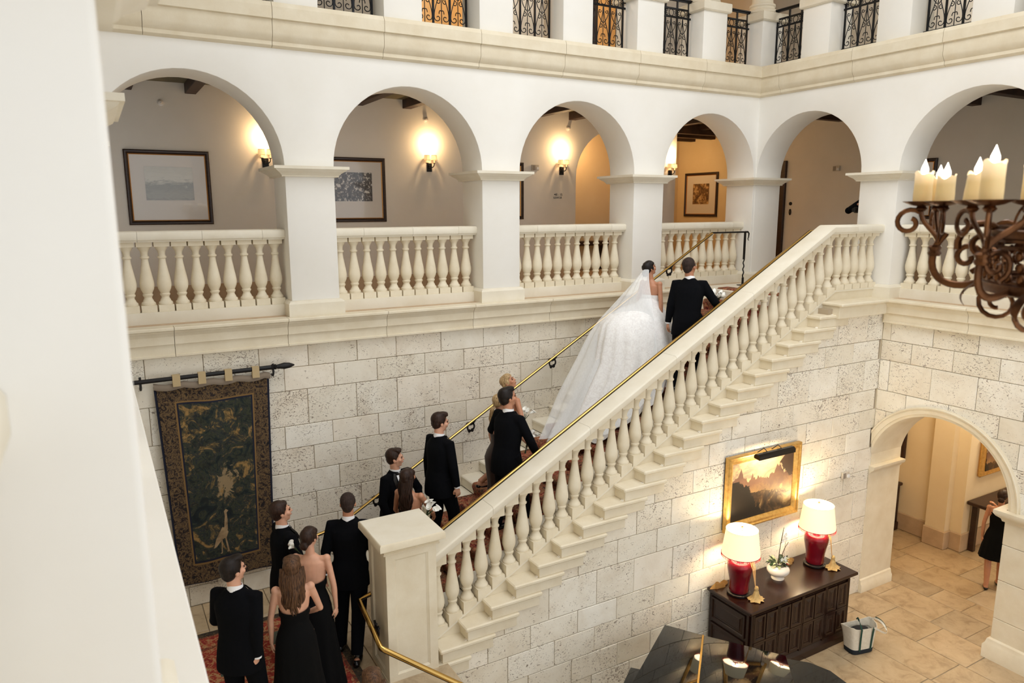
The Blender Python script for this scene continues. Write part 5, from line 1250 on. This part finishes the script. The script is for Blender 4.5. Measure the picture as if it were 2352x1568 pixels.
        if hstyle=='low':
            mb=MB()
            for k in range(16):
                xx=-.032+.0043*k; ph=rh.random()*6; pts=[Hd((xx,-.098+.01*math.cos(k),-.05))]
                for j in range(1,10):
                    q=Hd((xx,-.10,-.05)); pts.append(Vector((q.x+.012*math.sin(j*.8+ph)*(1+.1*j)+xx*.12*j,q.y-.022+.008*math.cos(j*.9+ph),q.z-.026*j)))
                mb.tube([tuple(p) for p in pts],[.011]*8+[.007,.003],6)
            xbuild(mb,'ponytail',hair,r,W,70)
    elif hstyle=='wavy':
        hh((0,-.028,.036),(.086,.094,.084)); hh((0,-.056,-.01),(.08,.062,.075)); 
        hh((0,.034,.078),(.058,.044,.030))
        for sd in (-1,1): hh((sd*.05,.03,.052),(.036,.05,.044)); hh((sd*.074,-.002,-.01),(.018,.045,.06))
        rmesh(hm,'hair',hair,r,.008*s,.4,2,W)
        mb=MB()
        for layer,(yo,nl,wd) in enumerate(((-.105,17,.105),(-.082,15,.118),(-.125,13,.09))):
            for k in range(nl):
                t=(k/(nl-1)-.5)*2; ph=rh.random()*1.6+k*.35; q0=Hd((t*wd*.85,yo*.72+.035*abs(t),.0)); pts=[]
                LL=.40+.05*math.cos(t*2)+rh.uniform(-.03,.03)
                for j in range(14):
                    u_=j/13; bx=Rz.inverted()@Vector((0,0,0)); wv=.016*math.sin(u_*11+ph)*u_
                    pts.append(Vector((q0.x+t*.035*u_+wv-t*.05*u_*u_,nb.y+(q0.y-nb.y)*1.0+(-.022*math.sin(PI*u_)) +.012*math.cos(u_*10+ph)*u_-.02*u_,q0.z+.0-LL*u_)))
                mb.tube([tuple(p) for p in pts],[.013,.014,.0145,.0145,.015,.015,.0155,.0155,.0155,.015,.014,.012,.009,.003],6)
        xbuild(mb,'hair_length',hair,r,W,75)
    # --- clothes
    if out in('suit','blackout'):
        jk=MB(); n=24; rs=[]
        for z,rx,ry,yo in [(.76,.205,.155,-.012),(.86,.198,.152,-.015),(.96,.187,.146,-.012),(1.08,.170,.130,-.002),(1.20,.182,.136,.004),(1.31,.193,.140,.002),(1.385,.192,.122,-.004),(1.43,.158,.095,-.010),(1.475,.115,.078,-.014),(1.50,.082,.070,-.015),(1.515,.074,.066,-.014)]:
            k=min(1,max(0,(z-.95)/.1)); P_=[]
            for j in range(n):
                c,s2=math.cos(2*PI*j/n),math.sin(2*PI*j/n); q=Vector((rx*abs(c)**.85*(1 if c>0 else -1),yo+ry*abs(s2)**.9*(1 if s2>0 else -1),z)); P_.append(tuple((T(q))*k+q*(1-k)))
            rs.append(P_)
        jk.rings(rs)
        for sd in (-1,1):
            a,e,wr,hd=A[sd]; we=e.lerp(wr,.93)
            jk.tube([tuple(T((sd*.12,-.004,1.435))),tuple(a+Vector((sd*.008,0,0))),tuple(a.lerp(e,.4)),tuple(e),tuple(e.lerp(wr,.3)),tuple(we)],[.058,.064,.062,.054,.052,.043],16); ell(jk,a+Vector((-sd*.004,0,-.016)),(.062,.068,.060)); ell(jk,e,(.057,)*3)
        rmesh(jk,'jacket','suit',r,.0105*s,.6,5,W)
        ts=MB()
        for sd in (-1,1):
            hp,kn,an,ft=Lg[sd]; ts.tube([tuple(hp+Vector((0,0,.06))),tuple(hp.lerp(kn,.35)),tuple(kn),tuple(kn.lerp(an,.5)),tuple(an+Vector((0,0,-.01)))],[.108,.10,.080,.072,.062],16)
        ell(ts,(0,-.005,.93),(.165,.125,.10)); rmesh(ts,'trousers','suit',r,.012*s,.5,3,W)
        cl_=MB(); n=22
        cl_.rings([[tuple(nb+Vector((rr*math.cos(2*PI*j/n),rr*1.0*math.sin(2*PI*j/n)+yo,z-.012*math.sin(2*PI*j/n)))) for j in range(n)] for rr,yo,z in ((.072,0,-.005),(.068,.002,.030),(.063,.004,.058),(.058,.004,.056),(.062,0,.0))],True,False)
        if out=='suit': xbuild(cl_,'shirt_collar','white',r,W)
        cf=MB()
        for sd in (-1,1):
            a,e,wr,hd=A[sd]; cf.tube([tuple(e.lerp(wr,.90)),tuple(e.lerp(wr,.985))],.036,12)
        if out=='suit':
            xbuild(cf,'shirt_cuffs','white',r,W)
            bt=MB(); c=nb+Vector((0,.078,-.002))
            for sd in (-1,1): bt.add([tuple(c+Vector((sd*.006,0,-.008))),tuple(c+Vector((sd*.052,-.012,-.026))),tuple(c+Vector((sd*.056,-.012,.024))),tuple(c+Vector((sd*.006,0,.010))),tuple(c+Vector((sd*.006,.012,-.008))),tuple(c+Vector((sd*.05,.004,-.022))),tuple(c+Vector((sd*.052,.004,.02))),tuple(c+Vector((sd*.006,.012,.010)))],[(0,1,2,3),(7,6,5,4),(0,4,5,1),(1,5,6,2),(2,6,7,3),(3,7,4,0)])
            ell(bt,c+Vector((0,.006,.001)),(.010,.009,.012)); xbuild(bt,'bow_tie','satin',r,W)
            sf=MB(); rs=[]
            for z,wd,yy in ((1.50,.05,.055),(1.44,.062,.098),(1.36,.052,.138),(1.26,.036,.150),(1.14,.016,.146)): rs.append([tuple(T((-wd,yy-.006,z))),tuple(T((0,yy+.004,z))),tuple(T((wd,yy-.006,z)))])
            sf.rings(rs,False,False); xbuild(sf,'shirt_front','white',r,W)
            lp=MB()
            for sd in (-1,1):
                rs=[]
                for z,a0,a1,yy in ((1.50,.050,.080,.045),(1.44,.060,.112,.095),(1.36,.050,.108,.137),(1.26,.034,.078,.150),(1.14,.012,.032,.148)): rs.append([tuple(T((sd*a0,yy+.004,z))),tuple(T((sd*(a0+a1)/2,yy+.012,z))),tuple(T((sd*a1,yy-.004-(.012 if a1>.09 else 0),z)))])
                lp.rings(rs,False,False)
            xbuild(lp,'lapel','satin',r,W)
        for sd in (-1,1):
            sh=MB(); ft=Lg[sd][3]; ell(sh,ft+Vector((0,.055,.035)),(.047,.125,.034)); ell(sh,ft+Vector((0,-.045,.045)),(.042,.055,.045)); rmesh(sh,'shoe','shoe',r,.01*s,.5,2,W)
    if out in('gown','slip','kneedress'):
        mat='browndress' if out=='slip' else 'blackdress'; n=72; rs=[]
        zb={'gown':.015,'slip':.12,'kneedress':.56}[out]
        levels=[(dressz+.015,.147,.112,.006),(dressz-.04,.146,.116,.010),(1.16,.134,.105,.006),(1.09,.132,.102,.0),(1.0,.170,.125,-.012),(.92,.192,.142,-.022),(.78,.205,.155,-.015),(.55,.225,.175,-.01),(.3,.26,.215,-.01),(zb,.30,.26,-.02)]
        if out=='slip': levels=[(dressz+.015,.147,.112,.006),(dressz-.04,.146,.116,.010),(1.16,.132,.103,.006),(1.09,.13,.10,.0),(1.0,.168,.128,-.015),(.92,.190,.150,-.025),(.78,.182,.15,-.015),(.55,.155,.14,0),(.3,.15,.15,-.02),(zb,.17,.18,-.04)]
        if out=='kneedress': levels=levels[:6]+[(.78,.215,.17,-.01),(zb,.25,.20,-.01)]
        for i,(z,rx,ry,yo) in enumerate(levels):
            k=min(1,max(0,(z-.92)/.1)); am=0 if z>.95 else .055*(1-z/.95); P_=[]
            for j in range(n):
                a=2*PI*j/n; m_=1+am*math.sin(13*a+1.3*math.sin(3*a))+am*.5*math.sin(7*a+2); q=Vector((rx*m_*math.cos(a),yo+ry*m_*math.sin(a),z+(.012*math.cos(a*2) if i==0 else 0)))
                P_.append(tuple(T(q)*k+q*(1-k)))
            rs.append(P_)
        mb=MB().rings(rs,True,False); xbuild(mb,'dress',mat,r,W,70)
        if out!='gown' or True:
            for sd in (-1,1):
                sh=MB(); ft=Lg[sd][3]; ell(sh,ft+Vector((0,.06,.022)),(.043,.11,.022)); ell(sh,ft+Vector((0,-.045,.03)),(.036,.04,.03)); xbuild(sh,'shoe','shoe',r,W)
    return r,W,A,nb,Hd,T
def flowers(label,p,d,kind='calla',s_=1.,n=9,grp='bouquets and blooms carried by the party'):
    t=thing('bouquet',label,'bouquet',p,0,grp); d=unit(d); a=unit(d.cross(Vector((.3,.2,1)) if abs(d.z)<.9 else Vector((1,0,0)))); b=d.cross(a); rb=random.Random(len(label))
    sm=MB(); 
    for k in range(n):
        an=2*PI*k/n*1.9; rr=.010+.026*((k*.37)%1); top=d*(.085+.02*((k*.61)%1))+(a*math.cos(an)+b*math.sin(an))*(rr*1.5+.012); bot=d*-.12+(a*math.cos(an)+b*math.sin(an))*-.008
        sm.tube([tuple(bot*s_),tuple((top*.2+bot*.1)*s_),tuple(top*.8*s_)],.0042*s_,5)
        mb=MB(); c=top; dd=unit(d+(a*math.cos(an)+b*math.sin(an))*.75); u_=unit(dd.cross(b+a*.2)); v_=dd.cross(u_); m_=14; rs=[]
        prof=((.004,0),(.012,.02),(.017,.04),(.026,.058),(.034,.066)) if kind=='calla' else ((.004,0),(.017,.012),(.021,.032),(.017,.052),(.012,.062))
        for r_,z in prof: rs.append([tuple((c+dd*(z+(.016*math.cos(2*PI*j/m_) if z>.06 and kind=='calla' else 0))+(u_*math.cos(2*PI*j/m_)+v_*math.sin(2*PI*j/m_))*r_)*s_) for j in range(m_)])
        mb.rings(rs,True,False).build('bloom','petal',t,local=True,smooth=60)
    sm.build('stems','leafd',t,local=True)
    if kind!='calla':
        for k in range(16):
            mb=MB(); az=k*.8; leaf(mb,(0,0,.04),az,.55+.05*(k%5),.17,.016,.15); mb.build('leaf','leafd',t,local=True)
    return t
def W2(v): return A3(*v)
stz=lambda x_: max(LD,-5.092+.18278*math.floor((x_-3.102)/.33333+1e-6)) if x_<9.76 else GF
# men and women, back to front
person('groom in black tuxedo climbing beside the bride with one arm on the balustrade side',7.60,8.02,stz(7.60)-.0,35,1.84,skin='skinC',hair='h_short',hstyle='crop',lean=8,hyaw=-22,hpitch=-10,
   armL=((-.27,.02,.84),(-.4,-1,0)),armR=((.40,.34,1.06),(.6,-.6,-.8),(.2,1,.1)),feet=[(-.10,-.10,-.0),(.10,.26,.17)],curlR=.6,curlL=.5)
M1=person('man in black tuxedo at the lower left with his hand behind his hip',.90,6.97,LD,52,1.83,skin='skinA',hair='h_black',hstyle='swept',lean=1,hyaw=-32,hpitch=-6,
   armL=((-.15,.24,1.0),(-.5,-.6,-.2)),armR=((.19,-.06,.85),(.6,-.8,0),(-.25,-.15,-1)),feet=[(-.11,0,0),(.12,.03,0)])
person('woman with long wavy brown hair in a strapless black gown on the rug',1.44,6.97,LD+.02,76,1.71,'f','skinA','h_brown','wavy',lean=0,hyaw=0,hpitch=-4,
   armL=((-.24,.02,.80),(-1,-.3,0)),armR=((.10,.24,1.03),(1,-.8,0),(-.8,.4,.1)),out='gown',dressz=1.22)
person('man in tuxedo standing by the tapestry smiling towards the stairs',1.62,8.15,LD+.02,8,1.81,skin='skinA',hair='h_dark',hstyle='short',hyaw=-8,hpitch=-10,
   armL=((-.22,.12,.92),(-1,-.4,0)),armR=((.2,.18,.95),(1,-.4,0)),feet=[(-.1,.05,0),(.1,-.05,0)])
person('woman with dark low bun and black choker in a strapless gown on the rug',1.76,7.50,LD+.02,58,1.73,'f','skinA','h_dark','bun',hyaw=-20,hpitch=-6,
   armL=((-.10,.26,1.10),(-1,-.4,0)),armR=((.25,-.02,.83),(1,-.5,0)),out='gown',dressz=1.19)
person('man with cropped hair in a tuxedo walking past the newel post seen from behind',2.33,7.98,LD,62,1.83,skin='skinB',hair='h_short',hstyle='crop',lean=2,hyaw=5,
   armL=((-.27,-.06,.86),(-1,-.5,0)),armR=((.25,.12,.88),(1,-.5,0)),feet=[(-.13,-.02,.0),(.09,-.30,.0)])
person('man in tuxedo leaning on the stairs looking right with white shirt front showing',3.26,8.95,stz(3.26),-68,1.77,skin='skinA',hair='h_dark',hstyle='swept',lean=6,hyaw=44,hpitch=-4,
   armL=((-.2,.25,1.0),(-1,-.4,0)),armR=((.2,.12,.9),(1,-.5,0)),feet=[(-.1,.05,0),(.1,-.05,0)])
person('woman with long dark wavy hair half hidden by the newel cap',3.24,8.33,stz(3.24),38,1.70,'f','skinB','h_dark','wavy',hyaw=-18,hpitch=-8,
   armL=((-.18,.2,.95),(-1,-.4,0)),armR=((.16,.33,1.03),(1,-.6,-.2)),out='gown')
person('man in tuxedo on the lower steps seen from behind with hands at his sides',3.86,8.76,stz(3.86),14,1.84,skin='skinA',hair='h_dark',hstyle='swept',lean=2,hyaw=-16,hpitch=2,
   armL=((-.24,.0,.87),(-1,-.5,0)),armR=((.27,.06,.86),(1,-.6,0)),feet=[(-.1,-.05,0),(.1,.2,.0)])
person('tall dark haired man in tuxedo halfway up the stairs looking right',4.58,8.16,stz(4.58),14,1.86,skin='skinB',hair='h_black',hstyle='swept',lean=5,hyaw=-18,hpitch=-10,
   armL=((-.22,.2,1.0),(-1,-.4,0)),armR=((.30,.26,.92),(1,-.7,0)),feet=[(-.1,-.05,0),(.1,.27,.0)])
person('woman with centre parted hair in a dark brown dress climbing along the wall',4.86,8.72,stz(4.86),-5,1.76,'f','skinB','h_blond','part',lean=14,hyaw=-38,hpitch=-34,
   armL=((-.22,.0,.9),(-1,-.4,0)),armR=((.2,.25,1.0),(1,-.5,0)),out='slip',feet=[(-.08,-.30,.22),(.08,.02,0)])
person('blond woman holding a calla bouquet hidden behind the tall dark haired man',4.64,8.50,stz(4.64),8,1.72,'f','skinA','h_blond','low',lean=4,hyaw=-6,hpitch=-4,
   armL=((-.2,.1,.9),(-1,-.4,0)),armR=((.10,.42,1.04),(1,-.5,-.6)),out='slip',curlR=.75)
person('brown haired guest whose head shows at the bottom edge below the newel post',1.80,5.66,-5.84,80,1.70,'f','skinA','h_brown','wavy',out='gown')
person('woman in sleeveless black dress and flats in the vestibule half behind the pier',13.22,6.10,FL,30,1.66,'f','skinB','h_dark','bun',hyaw=-10,out='kneedress',dressz=1.36,
   armL=((-.22,.0,.84),(-1,-.4,0)),armR=((-.05,.22,1.40),(1,-.3,-.8)),feet=[(-.09,-.12,0),(.1,.14,0)])
person('guest in black behind the right gallery pier holding a camera',12.32,8.36,GF,180,1.78,skin='skinA',hair='h_dark',hstyle='short',out='blackout',
   armL=((-.10,.25,1.40),(-1,-.2,-.5)),armR=((.10,.25,1.38),(1,-.2,-.5)))
cm_=thing('camera_body','small black camera held by the guest behind the pier','camera',A3(12.05,8.44,-.04)); MB().bbox(-.06,.05,-.07,.07,-.05,.05,.01).build('housing','iron2',cm_,local=True); MB().tube([(-.06,0,0),(-.16,0,0)],.036,16).build('lens','iron2',cm_,local=True)
# bouquets
flowers('white calla bouquet held out above the stair by the blond woman',W2((5.06,8.42,-3.26)),(.2,-.1,1),'calla',1.05)
flowers('white calla bouquet peeking over the newel cap beside the dark haired woman',W2((3.36,8.05,-3.80)),(.5,-.3,1),'calla',.95)
flowers('white calla bloom held in front of the woman with the low bun',W2((1.66,7.64,-3.70)),(-.5,.1,.7),'calla',.75,4)
flowers('white calla bloom worn by the tall dark haired man on the stairs',W2((4.83,8.10,-2.78)),(.5,-.2,1),'calla',.9,4)
flowers('white tulip bouquet with green leaves carried by the groom',W2((8.02,7.90,-1.42)),(-.05,-.25,1),'tulip',1.3,12)
# ---------------------------------------------------------------- bride
bx,by,bz=7.52,8.80,stz(7.52)
r,W,A_,nb,Hd,T=person('bride in strapless white lace gown with a long veil and train on the stairs',bx,by,bz+.02,8,1.75,'f','skinB','h_black','bun',lean=4,hyaw=-18,hpitch=-22,
   armL=((-.14,.22,1.02),(-1,-.4,0)),armR=((.24,.0,.86),(1,-.5,-.1)),out='none',feet=[(-.09,0,.0),(.1,.1,.0)])
def lace():
    n=NM('white lace'); f=n.noise(n.co('Object'),22,5,.7,1.5); g=n.noise(n.co('Object'),60,3,.6)
    n.set(Base_Color=n.ramp(f,[(.4,lin((234,231,229))),(.55,lin((247,246,244)))]),Roughness=.8); n.bump(n.math('ADD',f,n.math('MULTIPLY',g,.3)),.35,.012); return n.m
M['lace']=lace(); M['tulle']=plain('white satin',(243,242,240),.65)
mb=MB(); n=40; rs=[]
for z,rx,ry,yo in ((1.275,.150,.116,.010),(1.22,.149,.119,.012),(1.14,.136,.107,.006),(1.08,.134,.104,0),(1.02,.15,.12,0)):
    rs.append([tuple(T((rx*math.cos(2*PI*j/n),yo+ry*math.sin(2*PI*j/n),z+(.03*abs(math.sin(2*PI*j/n)) if z>1.26 and math.sin(2*PI*j/n)>0 else 0)))) for j in range(n)])
mb.rings(rs,True,False); xbuild(mb,'bodice','lace',r,W,70)
mb=MB(); n=120; rs=[]
lv=[(7.53,8.80,-1.38,.152,.132,0),(7.53,8.80,-1.45,.19,.165,0),(7.40,8.80,-1.52,.36,.25,.0),(7.32,8.81,-1.61,.49,.34,.0),(7.28,8.82,-1.74,.61,.43,.0),(7.31,8.83,-1.95,.70,.50,.03),(7.32,8.83,-2.20,.77,.56,.12),(7.2,8.84,-2.46,.88,.60,.35),(7.06,8.84,-2.72,.99,.65,.72),(6.93,8.84,0,1.12,.70,1.)]
for i,(cx,cy,cz,rx,ry,tl) in enumerate(lv):
    P_=[]; am=.0 if i<4 else min(.05,.007*(i-3)**1.25)
    for j in range(n):
        a=2*PI*j/n; m_=1+am*(math.sin(17*a+1.5*math.sin(2*a))+.6*math.sin(9*a+1+i*.2)+.4*math.sin(29*a))
        x_=cx+rx*m_*math.cos(a); y_=cy+ry*m_*math.sin(a); y_=min(y_,9.72); zs_=zn(x_)+.02
        z_=(cz*(1-tl)+zs_*tl) if i<9 else zs_-.0
        P_.append((x_,y_,max(z_,zs_)))
    rs.append(P_)
mb.arch=True; mb.rings(rs,True,False); mb.build('skirt','lace',r,smooth=80)
def veilmat():
    n=NM('sheer veil'); t=n.n('ShaderNodeBsdfTransparent'); mx=n.n('ShaderNodeMixShader'); f=n.noise(n.co('Object',(6,6,1)),9,3,.6)
    n.set(Base_Color=(.92,.93,.93,1),Roughness=.9,Subsurface_Weight=0.)
    n.l(n.ramp(f,[(.35,(.56,.56,.56,1)),(.65,(.62,.62,.62,1))]),mx.inputs[0]); n.l(t.outputs[0],mx.inputs[1]); n.l(n.b.outputs[0],mx.inputs[2]); n.l(mx.outputs[0],n.t.nodes['Material Output'].inputs[0]); return n.m
M['veil']=veilmat()
Lp=[(7.44,8.84,-.93),(7.32,8.92,-1.12),(7.02,9.02,-1.45),(6.66,9.12,-1.85),(6.40,9.2,-2.35),(6.12,9.25,-2.85),(5.92,9.22,-3.2),(5.70,9.14,-3.50)]
Rp=[(7.45,8.74,-.94),(7.40,8.66,-1.12),(7.34,8.50,-1.45),(7.30,8.36,-1.85),(7.22,8.20,-2.3),(7.0,8.04,-2.62),(6.66,8.0,-2.94),(6.2,8.05,-3.20)]
def spl(P,t):
    k=min(int(t*(len(P)-1)),len(P)-2); u_=t*(len(P)-1)-k; g=lambda i:P[max(0,min(len(P)-1,i))]
    return tuple(.5*((2*g(k)[c])+(-g(k-1)[c]+g(k+1)[c])*u_+(2*g(k-1)[c]-5*g(k)[c]+4*g(k+1)[c]-g(k+2)[c])*u_*u_+(-g(k-1)[c]+3*g(k)[c]-3*g(k+1)[c]+g(k+2)[c])*u_**3) for c in range(3))
mb=MB(True); rs=[]; NV=34; NU=56
for i in range(NV+1):
    t=i/NV; l_=spl(Lp,t); r_=spl(Rp,t); P_=[]
    bulge=.04+.20*math.sin(PI*min(1,t*1.05))
    for j in range(NU+1):
        u_=j/NU; w_=math.sin(PI*u_); fold=.022*(t*1.2+.15)*math.sin(u_*38+math.sin(u_*9)*1.5)
        q=[l_[c]+(r_[c]-l_[c])*u_ for c in range(3)]
        q[0]-=w_*bulge*.55+fold*.7; q[1]-=w_*bulge*.02-fold*.4; q[2]+=w_*bulge*.35
        zs_=zn(q[0])+.03; q[2]=max(q[2],zs_); P_.append(tuple(q))
    rs.append(P_)
mb.rings(rs,False,False); mb.build('veil','veil',r,smooth=80)
cb=MB(); c=Hd((0,-.075,.075)); ell(cb,c,(.035,.012,.02),None,12,8); xbuild(cb,'hair_comb','tulle',r,W)
